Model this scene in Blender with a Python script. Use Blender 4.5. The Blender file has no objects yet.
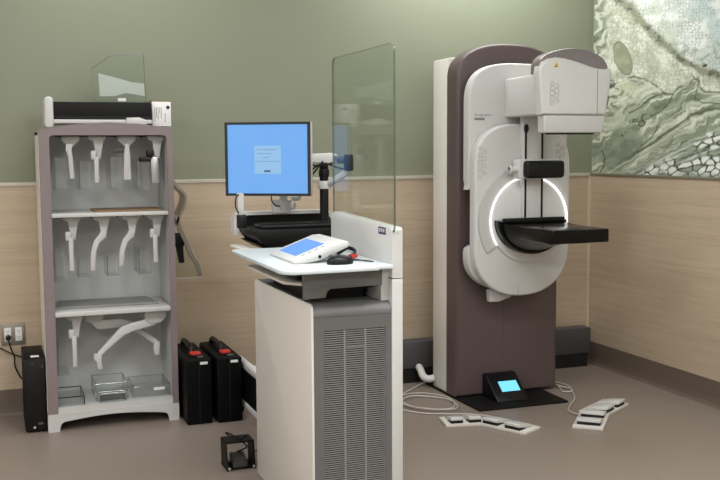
import bpy, bmesh, math, random
import numpy as np
from mathutils import Vector, Matrix

random.seed(7)
scn = bpy.context.scene
COL = scn.collection
PI = math.pi

# ------------------------------------------------------------------ helpers
def lin(c):
    r = []
    for v in c:
        v = v / 255.0
        r.append(v / 12.92 if v <= 0.04045 else ((v + 0.055) / 1.055) ** 2.4)
    return tuple(r) + (1.0,)

MATS = {}
def mat(name, rgb, rough=0.5, metal=0.0, var=0.04, scale=14.0, bump=0.0, coat=0.0, spec=0.5):
    m = bpy.data.materials.new(name); m.use_nodes = True
    nt = m.node_tree; b = nt.nodes['Principled BSDF']
    tc = nt.nodes.new('ShaderNodeTexCoord')
    nz = nt.nodes.new('ShaderNodeTexNoise'); nz.inputs['Scale'].default_value = scale
    nz.inputs['Detail'].default_value = 4
    nt.links.new(tc.outputs['Object'], nz.inputs['Vector'])
    mx = nt.nodes.new('ShaderNodeMix'); mx.data_type = 'RGBA'
    c = lin(rgb)
    mx.inputs['A'].default_value = tuple(v * (1 - var) for v in c[:3]) + (1,)
    mx.inputs['B'].default_value = tuple(min(1, v * (1 + var)) for v in c[:3]) + (1,)
    nt.links.new(nz.outputs['Fac'], mx.inputs['Factor'])
    nt.links.new(mx.outputs['Result'], b.inputs['Base Color'])
    b.inputs['Roughness'].default_value = rough
    b.inputs['Metallic'].default_value = metal
    b.inputs['Specular IOR Level'].default_value = spec
    b.inputs['Coat Weight'].default_value = coat
    if bump:
        bp = nt.nodes.new('ShaderNodeBump'); bp.inputs['Strength'].default_value = bump
        bp.inputs['Distance'].default_value = 0.002
        n2 = nt.nodes.new('ShaderNodeTexNoise'); n2.inputs['Scale'].default_value = scale * 30
        nt.links.new(tc.outputs['Object'], n2.inputs['Vector'])
        nt.links.new(n2.outputs['Fac'], bp.inputs['Height'])
        nt.links.new(bp.outputs['Normal'], b.inputs['Normal'])
    MATS[name] = m
    return m

def emit(name, rgb, strength):
    m = bpy.data.materials.new(name); m.use_nodes = True
    b = m.node_tree.nodes['Principled BSDF']
    b.inputs['Base Color'].default_value = (0.02, 0.02, 0.02, 1)
    b.inputs['Emission Color'].default_value = lin(rgb)
    b.inputs['Emission Strength'].default_value = strength
    b.inputs['Roughness'].default_value = 0.25
    return m

def clear(name, tint, blend=0.06, rough=0.03, dens=0.0, body=(200, 205, 205)):
    """thin clear plastic: see-through with a fresnel reflection, a little milky body"""
    m = bpy.data.materials.new(name); m.use_nodes = True
    nt = m.node_tree; nt.nodes.remove(nt.nodes['Principled BSDF'])
    out = nt.nodes['Material Output']
    tr = nt.nodes.new('ShaderNodeBsdfTransparent'); tr.inputs['Color'].default_value = lin(tint)
    gl = nt.nodes.new('ShaderNodeBsdfGlossy'); gl.inputs['Roughness'].default_value = rough
    df = nt.nodes.new('ShaderNodeBsdfDiffuse'); df.inputs['Color'].default_value = lin(body)
    m0 = nt.nodes.new('ShaderNodeMixShader'); m0.inputs['Fac'].default_value = dens
    nt.links.new(tr.outputs[0], m0.inputs[1]); nt.links.new(df.outputs[0], m0.inputs[2])
    # Schlick reflectance, the same for both sides of the sheet
    lw = nt.nodes.new('ShaderNodeLayerWeight'); lw.inputs['Blend'].default_value = 0.5
    pw_ = nt.nodes.new('ShaderNodeMath'); pw_.operation = 'POWER'; pw_.inputs[1].default_value = 5
    nt.links.new(lw.outputs['Facing'], pw_.inputs[0])
    ma = nt.nodes.new('ShaderNodeMath'); ma.operation = 'MULTIPLY_ADD'; ma.inputs[1].default_value = 0.6; ma.inputs[2].default_value = blend
    nt.links.new(pw_.outputs[0], ma.inputs[0])
    m1 = nt.nodes.new('ShaderNodeMixShader')
    nt.links.new(ma.outputs[0], m1.inputs['Fac'])
    nt.links.new(m0.outputs[0], m1.inputs[1]); nt.links.new(gl.outputs[0], m1.inputs[2])
    nt.links.new(m1.outputs[0], out.inputs['Surface'])
    return m

def BM(): return bmesh.new()

def bev(bm, w, seg=2, ang=35, edges=None):
    es = []
    for e in (edges or bm.edges):
        if len(e.link_faces) == 2 and e.calc_face_angle(0) > math.radians(ang): es.append(e)
    if es: bmesh.ops.bevel(bm, geom=es, offset=w, segments=seg, profile=0.5, affect='EDGES', clamp_overlap=True)
    return bm

def merge(dst, src):
    me = bpy.data.meshes.new('tmp'); src.to_mesh(me); dst.from_mesh(me); bpy.data.meshes.remove(me); src.free()
    return dst

def box(bm, x0, x1, y0, y1, z0, z1, b=0.0, seg=2):
    t = bmesh.new()
    bmesh.ops.create_cube(t, size=1)
    for v in t.verts:
        v.co = Vector(((x0 + x1) / 2 + v.co.x * (x1 - x0), (y0 + y1) / 2 + v.co.y * (y1 - y0), (z0 + z1) / 2 + v.co.z * (z1 - z0)))
    if b: bev(t, b, seg)
    return merge(bm, t)

def prism(bm, pts, axis, a, b, bw=0.0, seg=2, front_only=False, ang=50):
    """polygon extruded along an axis. axis 'y': pts are (x,z); 'x': (y,z); 'z': (x,y)"""
    t = bmesh.new()
    def P(p, d):
        return {'y': Vector((p[0], d, p[1])), 'x': Vector((d, p[0], p[1])), 'z': Vector((p[0], p[1], d))}[axis]
    A = [t.verts.new(P(p, a)) for p in pts]; B = [t.verts.new(P(p, b)) for p in pts]
    n = len(pts)
    fa = t.faces.new(A); fb = t.faces.new(B[::-1])
    for i in range(n): t.faces.new((A[i], B[i], B[(i + 1) % n], A[(i + 1) % n]))
    bmesh.ops.recalc_face_normals(t, faces=t.faces)
    if bw:
        es = list(fa.edges) if front_only else list(fa.edges) + list(fb.edges)
        bmesh.ops.bevel(t, geom=es, offset=bw, segments=seg, profile=0.5, affect='EDGES', clamp_overlap=True)
    return merge(bm, t)

def smooth_pts(pts, n=6, closed=False):
    P = [Vector(p) for p in pts]; out = []
    N = len(P)
    rng = range(N) if closed else range(N - 1)
    for i in rng:
        p1 = P[i]; p2 = P[(i + 1) % N]
        p0 = P[i - 1] if (i > 0 or closed) else p1 * 2 - p2
        p3 = P[(i + 2) % N] if (i + 2 < N or closed) else p2 * 2 - p1
        for k in range(n):
            t = k / n
            out.append(0.5 * ((2 * p1) + (p2 - p0) * t + (2 * p0 - 5 * p1 + 4 * p2 - p3) * t * t + (3 * p1 - p0 - 3 * p2 + p3) * t ** 3))
    if not closed: out.append(P[-1])
    return out

def tube(bm, pts, r, seg=8, smooth=6, closed=False, radii=None):
    P = smooth_pts(pts, smooth, closed) if smooth else [Vector(p) for p in pts]
    N = len(P)
    rings = []
    up = None
    for i in range(N):
        if closed: d = P[(i + 1) % N] - P[i - 1]
        else: d = P[min(i + 1, N - 1)] - P[max(i - 1, 0)]
        d.normalize()
        if up is None:
            up = Vector((0, 0, 1)) if abs(d.z) < 0.9 else Vector((1, 0, 0))
        s = d.cross(up)
        if s.length < 1e-6: s = d.orthogonal()
        s.normalize(); up = s.cross(d).normalized()
        rr = r if radii is None else radii[0] + (radii[1] - radii[0]) * i / max(1, N - 1)
        rings.append([bm.verts.new(P[i] + (s * math.cos(2 * PI * k / seg) + up * math.sin(2 * PI * k / seg)) * rr) for k in range(seg)])
    rng = N if closed else N - 1
    for i in range(rng):
        a, b = rings[i], rings[(i + 1) % N]
        for k in range(seg):
            bm.faces.new((a[k], a[(k + 1) % seg], b[(k + 1) % seg], b[k]))
    if not closed:
        bm.faces.new(rings[0][::-1]); bm.faces.new(rings[-1])
    return bm

def cyl(bm, p0, p1, r0, r1=None, seg=20, b=0.0):
    r1 = r0 if r1 is None else r1
    p0, p1 = Vector(p0), Vector(p1); d = p1 - p0
    t = bmesh.new()
    bmesh.ops.create_cone(t, cap_ends=True, segments=seg, radius1=r0, radius2=r1, depth=d.length)
    if b:
        es = [e for e in t.edges if len(e.link_faces) == 2 and any(len(f.verts) > 4 for f in e.link_faces)]
        bmesh.ops.bevel(t, geom=es, offset=b, segments=2, profile=0.5, affect='EDGES')
    M = Matrix.Translation((p0 + p1) / 2) @ d.to_track_quat('Z', 'Y').to_matrix().to_4x4()
    bmesh.ops.transform(t, matrix=M, verts=t.verts)
    return merge(bm, t)

def ellipsoid(bm, c, rx, ry, rz, cut=None, seg=20):
    t = bmesh.new()
    bmesh.ops.create_uvsphere(t, u_segments=seg, v_segments=seg // 2, radius=1)
    for v in t.verts:
        v.co = Vector((v.co.x * rx, v.co.y * ry, v.co.z * rz))
        if cut is not None and v.co.z < cut: v.co.z = cut
        v.co += Vector(c)
    return merge(bm, t)

def rrect(x0, x1, z0, z1, r, n=6):
    out = []
    for cx, cz, a in ((x1 - r, z1 - r, 0), (x0 + r, z1 - r, 90), (x0 + r, z0 + r, 180), (x1 - r, z0 + r, 270)):
        for k in range(n + 1):
            t = math.radians(a + 90 * k / n)
            out.append((cx + r * math.cos(t), cz + r * math.sin(t)))
    return out

def arcpts(cx, cz, r, a0, a1, n):
    return [(cx + r * math.cos(math.radians(a0 + (a1 - a0) * k / n)), cz + r * math.sin(math.radians(a0 + (a1 - a0) * k / n))) for k in range(n + 1)]

def annulus_arc(bm, cx, cz, r0, r1, a0, a1, y0, y1, n=40):
    pts = arcpts(cx, cz, r1, a0, a1, n) + arcpts(cx, cz, r0, a1, a0, n)
    # built as quads so the concave outline stays clean
    t = bmesh.new()
    O = arcpts(cx, cz, r1, a0, a1, n); I = arcpts(cx, cz, r0, a0, a1, n)
    V = [[t.verts.new((p[0], y, p[1])) for p in L] for y in (y0, y1) for L in (O, I)]
    of, if_, ob, ib = V
    for k in range(n):
        t.faces.new((of[k], of[k + 1], if_[k + 1], if_[k])); t.faces.new((ob[k], ib[k], ib[k + 1], ob[k + 1]))
        t.faces.new((of[k], ob[k], ob[k + 1], of[k + 1])); t.faces.new((if_[k], if_[k + 1], ib[k + 1], ib[k]))
    for k in (0, n): t.faces.new((of[k], if_[k], ib[k], ob[k]))
    bmesh.ops.recalc_face_normals(t, faces=t.faces)
    return merge(bm, t)

def rot(bm, ang, axis, c):
    bmesh.ops.rotate(bm, cent=Vector(c), matrix=Matrix.Rotation(ang, 3, axis), verts=bm.verts)
    return bm

def make(name, bm, m, origin=(0, 0, 0), parent=None, smooth=True, edge_mat=None, axis=None):
    bmesh.ops.translate(bm, vec=-Vector(origin), verts=bm.verts)
    bmesh.ops.recalc_face_normals(bm, faces=bm.faces)
    me = bpy.data.meshes.new(name)
    if edge_mat is not None:
        k = 'xyz'.index(axis)
        for f in bm.faces:
            f.normal_update()
            f.material_index = 0 if abs(f.normal[k]) > 0.9 else 1
    bm.to_mesh(me); bm.free()
    me.materials.append(m)
    if edge_mat is not None: me.materials.append(edge_mat)
    if smooth:
        me.polygons.foreach_set('use_smooth', [True] * len(me.polygons))
        me.set_sharp_from_angle(angle=math.radians(38))
    o = bpy.data.objects.new(name, me); COL.objects.link(o)
    if parent is not None: o.parent = parent
    else: o.location = origin
    return o

class Thing:
    def __init__(s, name, label, cat, loc, group=None):
        s.o = bpy.data.objects.new(name, None); COL.objects.link(s.o)
        s.o.empty_display_size = 0.05
        s.o.location = loc; s.loc = loc
        s.o['label'] = label; s.o['category'] = cat
        if group: s.o['group'] = group
    def part(s, name, bm, m, parent=None, label=None, **kw):
        o = make(name, bm, m, s.loc, parent or s.o, **kw)
        if label: o['label'] = label
        return o

def solo(name, bm, m, label, cat, loc, group=None, **kw):
    o = make(name, bm, m, loc, **kw)
    o['label'] = label; o['category'] = cat
    if group: o['group'] = group
    return o

def struct(name, bm, m, **kw):
    o = make(name, bm, m, (0, 0, 0), smooth=kw.pop('smooth', False), **kw); o['kind'] = 'structure'
    return o

def copy_thing(root, delta, label):
    def cp(o, parent):
        c = o.copy(); COL.objects.link(c)
        if parent is not None: c.parent = parent
        for ch in list(o.children): cp(ch, c)
        return c
    r = cp(root, None); r.location = Vector(root.location) + Vector(delta); r['label'] = label
    return r

def text_mesh(s, size, m, name, world, parent_thing, rx=PI / 2, rz=0.0, parent=None, extrude=0.0002):
    cu = bpy.data.curves.new('txt', 'FONT'); cu.body = s; cu.size = size; cu.extrude = extrude
    ob = bpy.data.objects.new('txt', cu); COL.objects.link(ob)
    bpy.context.view_layer.update()
    me = bpy.data.meshes.new_from_object(ob.evaluated_get(bpy.context.evaluated_depsgraph_get()))
    bpy.data.objects.remove(ob)
    me.transform(Matrix.Translation(Vector(world) - Vector(parent_thing.loc)) @ Matrix.Rotation(rz, 4, 'Z') @ Matrix.Rotation(rx, 4, 'X'))
    me.materials.clear(); me.materials.append(m); me.name = name
    o = bpy.data.objects.new(name, me); COL.objects.link(o); o.parent = parent or parent_thing.o
    return o

# ------------------------------------------------------------------ materials
WHITE = mat('white_enamel', (199, 198, 195), 0.38, var=0.02)
WARMW = mat('warm_white_laminate', (214, 208, 200), 0.45, var=0.02)
GANTW = mat('machine_white', (202, 201, 198), 0.36, var=0.015)
GANTG = mat('machine_pale_grey', (190, 189, 186), 0.4, var=0.015)
CREAM = mat('cream_side', (238, 231, 219), 0.5, var=0.02)
MAUVE = mat('mauve_brown_shell', (88, 74, 73), 0.42, var=0.03)
CAPM = mat('mauve_grey_cap', (134, 124, 124), 0.25, metal=0.35, var=0.03)
CABF = mat('mauve_grey_frame', (130, 117, 117), 0.5, var=0.03)
CABI = mat('cabinet_grey_lining', (196, 196, 194), 0.55, var=0.05, scale=9)
BLACK = mat('black_plastic', (12, 12, 14), 0.4, var=0.1, spec=0.3)
GLOSSB = mat('gloss_black_carbon', (8, 8, 9), 0.22, var=0.1, spec=0.22)
CASEB = mat('black_case_shell', (7, 7, 9), 0.5, var=0.15, bump=0.2, spec=0.12)
MATTB = mat('matt_black_metal', (17, 16, 16), 0.5, var=0.1, spec=0.2)
DGREY = mat('dark_grey_metal', (72, 72, 73), 0.45, var=0.06)
MGREY = mat('mid_grey_metal', (99, 98, 96), 0.45, var=0.04)
LGREY = mat('light_grey_plastic', (190, 189, 186), 0.45, var=0.03)
SLOT = mat('slot_black', (14, 14, 15), 0.8, var=0.05)
GLINE = mat('grey_print', (128, 128, 130), 0.6, var=0.03)
DLINE = mat('dark_seam', (70, 66, 66), 0.7, var=0.05)
RED = mat('red_latch', (196, 44, 40), 0.4, var=0.05)
YEL = mat('yellow_sticker', (226, 190, 40), 0.5, var=0.05)
INK = mat('black_ink', (30, 30, 32), 0.6, var=0.05)
NAVY = mat('navy_print', (52, 44, 92), 0.5, var=0.1)
STEEL = mat('brushed_steel', (150, 144, 134), 0.35, metal=0.6, var=0.06)
SILV = mat('silver_grey_metal', (176, 176, 174), 0.3, metal=0.6, var=0.05)
BRN = mat('brown_card', (138, 112, 84), 0.7, var=0.1)
PAPER = mat('white_paper', (232, 231, 228), 0.7, var=0.02)
CORD = mat('pale_cord', (186, 178, 168), 0.5, var=0.04)
HOSE = mat('white_hose', (222, 220, 216), 0.5, var=0.03)
ACRY = clear('clear_acrylic', (246, 249, 247), 0.035)
SHLD = clear('clear_shield', (248, 250, 248), 0.02, rough=0.0)
TRAYC = clear('clear_tray', (252, 253, 253), 0.03, dens=0.018)
AEDG = clear('acrylic_edge', (150, 158, 152), 0.04, dens=0.45, body=(150, 156, 150))
TEDG = clear('tray_edge', (200, 202, 202), 0.04, dens=0.35, body=(205, 207, 207))
SEDG = clear('shield_edge', (150, 160, 148), 0.02, dens=0.4, body=(110, 120, 108))
EMBL = mat('emblem_grey', (158, 157, 156), 0.5, var=0.02)
REFL = clear('painted_reflection', (235, 238, 236), 0.04, rough=0.2, dens=0.8, body=(236, 236, 234))
SCRB = emit('blue_screen', (108, 174, 245), 0.65)
SCRL = emit('pale_blue_window', (146, 194, 236), 0.65)
SCRT = emit('screen_dark_mark', (48, 82, 130), 0.8)
SCRC = emit('control_screen', (98, 154, 238), 0.65)
SCRD = emit('cyan_screen', (112, 208, 244), 0.95)
LED = emit('white_led_ring', (255, 255, 255), 1.5)

# ------------------------------------------------------------------ the room
XR, YB, CEIL = 3.591, 5.382, 2.75
XL, YF = -2.0, -2.6
RAIL = 1.222

def wood(name, along):
    m = bpy.data.materials.new(name); m.use_nodes = True
    nt = m.node_tree; b = nt.nodes['Principled BSDF']
    tc = nt.nodes.new('ShaderNodeTexCoord')
    def noise(sc, det, vec):
        mp = nt.nodes.new('ShaderNodeMapping'); mp.inputs['Scale'].default_value = vec
        nt.links.new(tc.outputs['Object'], mp.inputs['Vector'])
        n = nt.nodes.new('ShaderNodeTexNoise'); n.inputs['Scale'].default_value = sc; n.inputs['Detail'].default_value = det
        n.inputs['Roughness'].default_value = 0.65; n.inputs['Distortion'].default_value = 0.4
        nt.links.new(mp.outputs['Vector'], n.inputs['Vector']); return n
    v = (1, 1, 26) if along == 'x' else (1, 1, 26)
    n1 = noise(1.1, 6, v); n2 = noise(4.0, 8, (1.2, 1.2, 60)); n3 = noise(1.3, 2, (1, 1, 3))
    cr = nt.nodes.new('ShaderNodeValToRGB')
    cr.color_ramp.elements[0].position = 0.28; cr.color_ramp.elements[0].color = lin((164, 144, 120))
    cr.color_ramp.elements[1].position = 0.72; cr.color_ramp.elements[1].color = lin((208, 190, 164))
    nt.links.new(n1.outputs['Fac'], cr.inputs['Fac'])
    c2 = nt.nodes.new('ShaderNodeValToRGB')
    c2.color_ramp.elements[0].position = 0.3; c2.color_ramp.elements[0].color = lin((168, 148, 124))
    c2.color_ramp.elements[1].position = 0.62; c2.color_ramp.elements[1].color = lin((196, 177, 152))
    nt.links.new(n2.outputs['Fac'], c2.inputs['Fac'])
    mx = nt.nodes.new('ShaderNodeMix'); mx.data_type = 'RGBA'; mx.inputs['Factor'].default_value = 0.5
    nt.links.new(cr.outputs['Color'], mx.inputs['A']); nt.links.new(c2.outputs['Color'], mx.inputs['B'])
    hs = nt.nodes.new('ShaderNodeMix'); hs.data_type = 'RGBA'
    hs.inputs['B'].default_value = lin((184, 166, 146))
    mt = nt.nodes.new('ShaderNodeMath'); mt.operation = 'MULTIPLY'; mt.inputs[1].default_value = 0.45
    nt.links.new(n3.outputs['Fac'], mt.inputs[0]); nt.links.new(mt.outputs[0], hs.inputs['Factor'])
    nt.links.new(mx.outputs['Result'], hs.inputs['A'])
    nt.links.new(hs.outputs['Result'], b.inputs['Base Color'])
    b.inputs['Roughness'].default_value = 0.5
    return m

GREEN = mat('sage_green_paint', (129, 133, 112), 0.6, var=0.02, scale=3, bump=0.05)
OAK = wood('pale_oak_panel', 'x')
BASE = mat('taupe_cove_base', (104, 91, 80), 0.5, var=0.05)
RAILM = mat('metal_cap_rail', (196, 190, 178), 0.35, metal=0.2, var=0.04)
FLOORM = mat('taupe_vinyl', (134, 122, 112), 0.42, var=0.05, scale=5, bump=0.04)
CEILM = mat('white_ceiling', (228, 227, 222), 0.8, var=0.02)
PLAIN = mat('warm_plain_wall', (222, 220, 214), 0.7, var=0.02)

struct('floor', box(BM(), XL - 0.1, XR + 0.1, YF - 0.1, YB + 0.1, -0.1, 0), FLOORM)
struct('ceiling', box(BM(), XL - 0.1, XR + 0.1, YF - 0.1, YB + 0.1, CEIL, CEIL + 0.1), CEILM)
struct('wall_back', box(BM(), XL - 0.1, XR + 0.1, YB, YB + 0.1, 0, CEIL), GREEN)
struct('wall_right', box(BM(), XR, XR + 0.1, YF, YB, 0, CEIL), GREEN)
struct('wall_left', box(BM(), XL - 0.1, XL, YF, YB, 0, CEIL), PLAIN)
struct('wall_front', box(BM(), XL - 0.1, XR + 0.1, YF - 0.1, YF, 0, CEIL), PLAIN)
# oak wainscot
struct('trim_1', box(BM(), XL, XR - 0.012, YB - 0.012, YB, 0.143, RAIL - 0.018), OAK)
struct('trim_2', box(BM(), XR - 0.012, XR, YF, YB - 0.012, 0.143, RAIL - 0.012), OAK)
# cap rails
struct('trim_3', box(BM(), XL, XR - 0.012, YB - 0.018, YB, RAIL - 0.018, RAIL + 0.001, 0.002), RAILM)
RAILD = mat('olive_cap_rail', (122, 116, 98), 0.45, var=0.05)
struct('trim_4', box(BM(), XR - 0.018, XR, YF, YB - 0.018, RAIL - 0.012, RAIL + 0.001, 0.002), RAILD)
struct('trim_5', box(BM(), XR - 0.024, XR - 0.012, YB - 0.022, YB - 0.012, 0.143, RAIL - 0.018), mat('oak_corner_strip', (206, 190, 166), 0.5))
# cove bases (with a small foot)
def cove(length_axis):
    p = [(0, 0), (-0.035, 0), (-0.026, 0.006), (-0.018, 0.02), (-0.0145, 0.045), (-0.0135, 0.140), (-0.011, 0.143), (0, 0.143)]
    return p
struct('baseboard_back', prism(BM(), [(YB + a, z) for a, z in cove(0)], 'x', XL, XR), BASE)
struct('baseboard_right', prism(BM(), [(XR + a, z) for a, z in cove(0)], 'y', YF, YB - 0.02), BASE)

# mural on the right wall: a printed swirl of green agate, colours computed per point of a fine grid
def mural():
    ny, nz = 620, 420
    y0, y1, z0, z1 = 5.364, 2.7, RAIL + 0.002, CEIL
    ys = np.linspace(y0, y1, ny); zs = np.linspace(z0, z1, nz)
    Yg, Zg = np.meshgrid(ys, zs)
    # design coordinates on the sheet: u to the right, v downwards (about 130 x 180 units in the part one sees)
    k = 1.0 / (1 + 0.145 * (5.38 - Yg))
    t = (5.38 - Yg)
    u = 588 + 132 * (t / 1.19) * (1 + 0.16 * (t / 1.19 - 1))
    v = 146 - (Zg - 1.39) * (160 + 27 * t)
    def hsh(ix, iy, s):
        h = np.sin(ix * 127.1 + iy * 311.7 + s * 74.7) * 43758.5453
        return h - np.floor(h)
    def vn(x, y, s):
        ix = np.floor(x); iy = np.floor(y); fx = x - ix; fy = y - iy
        fx = fx * fx * (3 - 2 * fx); fy = fy * fy * (3 - 2 * fy)
        a = hsh(ix, iy, s); b = hsh(ix + 1, iy, s); c = hsh(ix, iy + 1, s); d = hsh(ix + 1, iy + 1, s)
        return (a * (1 - fx) + b * fx) * (1 - fy) + (c * (1 - fx) + d * fx) * fy
    def fbm(x, y, s, o=4):
        r = 0; a = 0.5
        for i in range(o):
            r = r + a * vn(x * 2 ** i, y * 2 ** i, s + i); a *= 0.5
        return r / (1 - 0.5 ** o)
    def vor(x, y, s):
        ix = np.floor(x); iy = np.floor(y)
        f1 = np.full(x.shape, 9.0); f2 = np.full(x.shape, 9.0); idd = np.zeros(x.shape)
        for a in (-1, 0, 1):
            for b in (-1, 0, 1):
                cx = ix + a + 0.15 + 0.7 * hsh(ix + a, iy + b, s); cy = iy + b + 0.15 + 0.7 * hsh(ix + a, iy + b, s + 5)
                d = np.hypot(x - cx, y - cy); ident = hsh(ix + a, iy + b, s + 9)
                near = d < f1
                f2 = np.where(near, f1, np.minimum(f2, d)); idd = np.where(near, ident, idd); f1 = np.where(near, d, f1)
        return f1, f2, idd
    def S(a, b, x):
        q = np.clip((x - a) / (b - a), 0, 1); return q * q * (3 - 2 * q)
    def pdist(pts, U, V):
        best = np.full(U.shape, 1e9); side = np.zeros(U.shape)
        for (ax, ay), (bx, by) in zip(pts[:-1], pts[1:]):
            dx, dy = bx - ax, by - ay
            q = np.clip(((U - ax) * dx + (V - ay) * dy) / (dx * dx + dy * dy), 0, 1)
            d = np.hypot(U - ax - q * dx, V - ay - q * dy)
            cr = np.sign(dx * (V - ay) - dy * (U - ax))
            side = np.where(d < best, cr, side); best = np.minimum(best, d)
        return best, side
    def L(*c): return np.array([((x / 255 + 0.055) / 1.055) ** 2.4 for x in c])
    def mixc(C, c, m): return C * (1 - m[..., None]) + (c if c.ndim == 3 else c[None, None, :]) * m[..., None]
    wu = (fbm(u / 16, v / 16, 1) - 0.5) * 14; wv = (fbm(u / 16, v / 16, 2) - 0.5) * 14
    U = u + wu * 0.5; V = v + wv * 0.5
    fine = fbm(u / 5, v / 5, 3)
    def full(*c): return np.ones(u.shape + (3,)) * L(*c)
    # slow currents that bend everything
    w1 = (fbm(u / 26, v / 26, 1, 5) - .5) * 34; w2 = (fbm(u / 26, v / 26, 2, 5) - .5) * 34
    w3 = (fbm((u + w1) / 13, (v + w2) / 13, 5, 5) - .5) * 18; w4 = (fbm((u + w1) / 13, (v + w2) / 13, 6, 5) - .5) * 18
    speck = hsh(np.floor(u * 1.1), np.floor(v * 1.1), 77)
    fine = fbm(u / 4, v / 4, 3, 4)
    grain = fbm(u / 1.6, v / 1.6, 8, 3)
    # 1. cream ground, a lace of small cells of uneven weight
    C = mixc(full(186, 192, 166), L(216, 218, 198), S(0.35, 0.65, fbm((u + w3) / 9, (v + w4) / 9, 4)))
    for sc, sd, wt in ((5.2, 11, .5), (3.2, 12, .4)):
        f1, f2, idd = vor((u + w3 * .35) / sc, (v + w4 * .35) / (sc * .85), sd)
        net = 1 - S(0.03, 0.2, f2 - f1)
        C = mixc(C, L(122, 130, 98), net * wt * S(.3, .65, fbm(u / 7, v / 7, sd + 3)) * 1.2)
        C = mixc(C, L(232, 234, 220), S(.25, .05, f1) * .35)
    C = mixc(C, L(150, 158, 126), S(.52, .72, fbm((u + w1 * .5) / 18, (v + w2 * .5) / 12, 14)) * .5)
    # 2. upper right: cooler and paler speckle
    L1 = [(600, -30), (614, 0), (626, 6), (640, 22), (655, 38), (670, 50), (685, 62), (700, 71), (724, 78), (800, 90)]
    d1, s1 = pdist(L1, u + w3 * .25, v + w4 * .25)
    up = S(0, 5, d1) * (s1 < 0)
    g1, g2, gid = vor((u + w3 * .3) / 3.4, (v + w4 * .3) / 2.9, 15)
    n2 = 1 - S(0.03, 0.25, g2 - g1)
    Cu = mixc(full(198, 206, 188), L(190, 208, 206), S(650, 725, u - (v - 20) * .7))
    Cu = mixc(Cu, L(226, 230, 222), S(0.45, 0.7, fbm((u + w1) / 15, (v + w2) / 12, 21)))
    Cu = mixc(Cu, L(122, 138, 120), n2 * S(.35, .6, fbm(u / 6, v / 6, 23)) * .75)
    Cu = mixc(Cu, L(118, 130, 110), S(0.55, 0.72, fbm((u + w3) / 6, (v + w4) / 3.5, 24)) * S(25, 62, v) * 0.65)
    C = mixc(C, Cu, up)
    C = mixc(C, L(128, 132, 102), (1 - S(1.0, 5.5, d1 + 6 * (fine - .5))) * 0.85)
    C = mixc(C, L(74, 76, 54), S(.54, .64, fine) * (1 - S(1.5, 6, np.abs(d1 - 1))) * 0.75)
    C = mixc(C, L(46, 48, 36), 1 - S(.6, 1.2, np.hypot((u - 703) / 2.4 + (v - 65.5) * .25, (v - 65.5) / 1.7)))
    # 3. left strip of steep wavy strands
    st = S(20, 7, (u - 590) + 9 * (fbm(u / 9, v / 14, 31) - .5) + np.maximum(0, v - 45) * 0.3) * S(96, 66, v)
    ph = (u * 0.62 + v * 0.30) + w3 * .7 + w1 * .25
    b1 = np.abs(ph / 5.5 - np.floor(ph / 5.5) - .5) * 2
    Cs = mixc(full(142, 150, 120), L(204, 208, 186), S(.3, .8, b1 + .6 * (fine - .5)))
    Cs = mixc(Cs, L(64, 72, 48), S(.84, 1.0, 1 - b1) * S(.42, .6, fbm(u / 8, v / 14, 35)))
    C = mixc(C, Cs, st)
    # 4. sage lens
    ca, sa = math.cos(-0.35), math.sin(-0.35)
    du, dv = u - 619.5 + w3 * .12, v - 57
    e = np.hypot((du * ca - dv * sa * -1) / 8.0, (du * sa * -1 + dv * ca) / 17.0)
    C = mixc(C, L(120, 126, 96), 1 - S(1.0, 1.12, e))
    C = mixc(C, mixc(full(156, 163, 130), L(140, 148, 116), S(.4, .6, fbm(u / 10, v / 10, 37))), 1 - S(.92, 1.0, e))
    # dark moss between lens and head
    mo = (1 - S(.6, 1.2, np.hypot((u - 609) / 7, (v - 86) / 9))) * S(.42, .56, fbm((u + w3) / 4, (v + w4) / 5, 38))
    C = mixc(C, L(70, 80, 50), mo * .85)
    # 5. flowing lower half
    L2 = [(560, 96), (600, 92), (612, 82), (630, 74), (645, 79), (655, 84), (664, 92), (672, 93), (680, 85), (688, 76), (696, 78), (697, 86), (704, 91), (724, 93), (800, 95)]
    d2, s2 = pdist(L2, u + w3 * .3, v + w4 * .3)
    low = S(-0.5, 1.5, d2 * s2)
    B = [(560, 192), (600, 174), (625, 158), (650, 144), (672, 128), (690, 116), (724, 107), (800, 98)]
    d3, s3 = pdist(B, u + w3 * .35, v + w4 * .35)
    sd = d3 * s3
    flow = sd + w1 * .55 + w3 * .35
    t1 = fbm(flow / 6.5, (u + v) / 60, 40, 4); t2 = fbm(flow / 2.2, (u - v) / 40 + w1 / 30, 42, 3)
    Cl = mixc(full(128, 138, 110), L(178, 186, 158), S(.32, .68, t1))
    Cl = mixc(Cl, L(214, 217, 198), S(.54, .70, t2) * .85)
    Cl = mixc(Cl, L(92, 102, 78), S(.36, .27, t2) * .65)
    lemon = S(668, 612, u) * S(128, 100, v)
    Cl = mixc(Cl, L(198, 204, 166), S(.42, .6, fbm((u + w3) / 6, (v + w4) / 6, 43)) * lemon * .85)
    Cl = mixc(Cl, L(84, 96, 58), S(.6, .72, fbm((u + w4) / 5, (v + w3) / 7, 46)) * S(650, 606, u) * S(120, 100, v) * .8)
    # smooth sage pool
    pool = S(1.0, 0.75, np.hypot((u - 620 - (150 - v) * .35) / 23, (v - 148) / 27) + .5 * (fbm(u / 14, v / 14, 45) - .5))
    Cl = mixc(Cl, mixc(mixc(full(122, 136, 112), L(142, 152, 126), S(.35, .65, fbm(u / 12, v / 9, 47))), L(104, 116, 92), S(.6, .7, fine) * .5), pool * 0.95)
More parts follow.
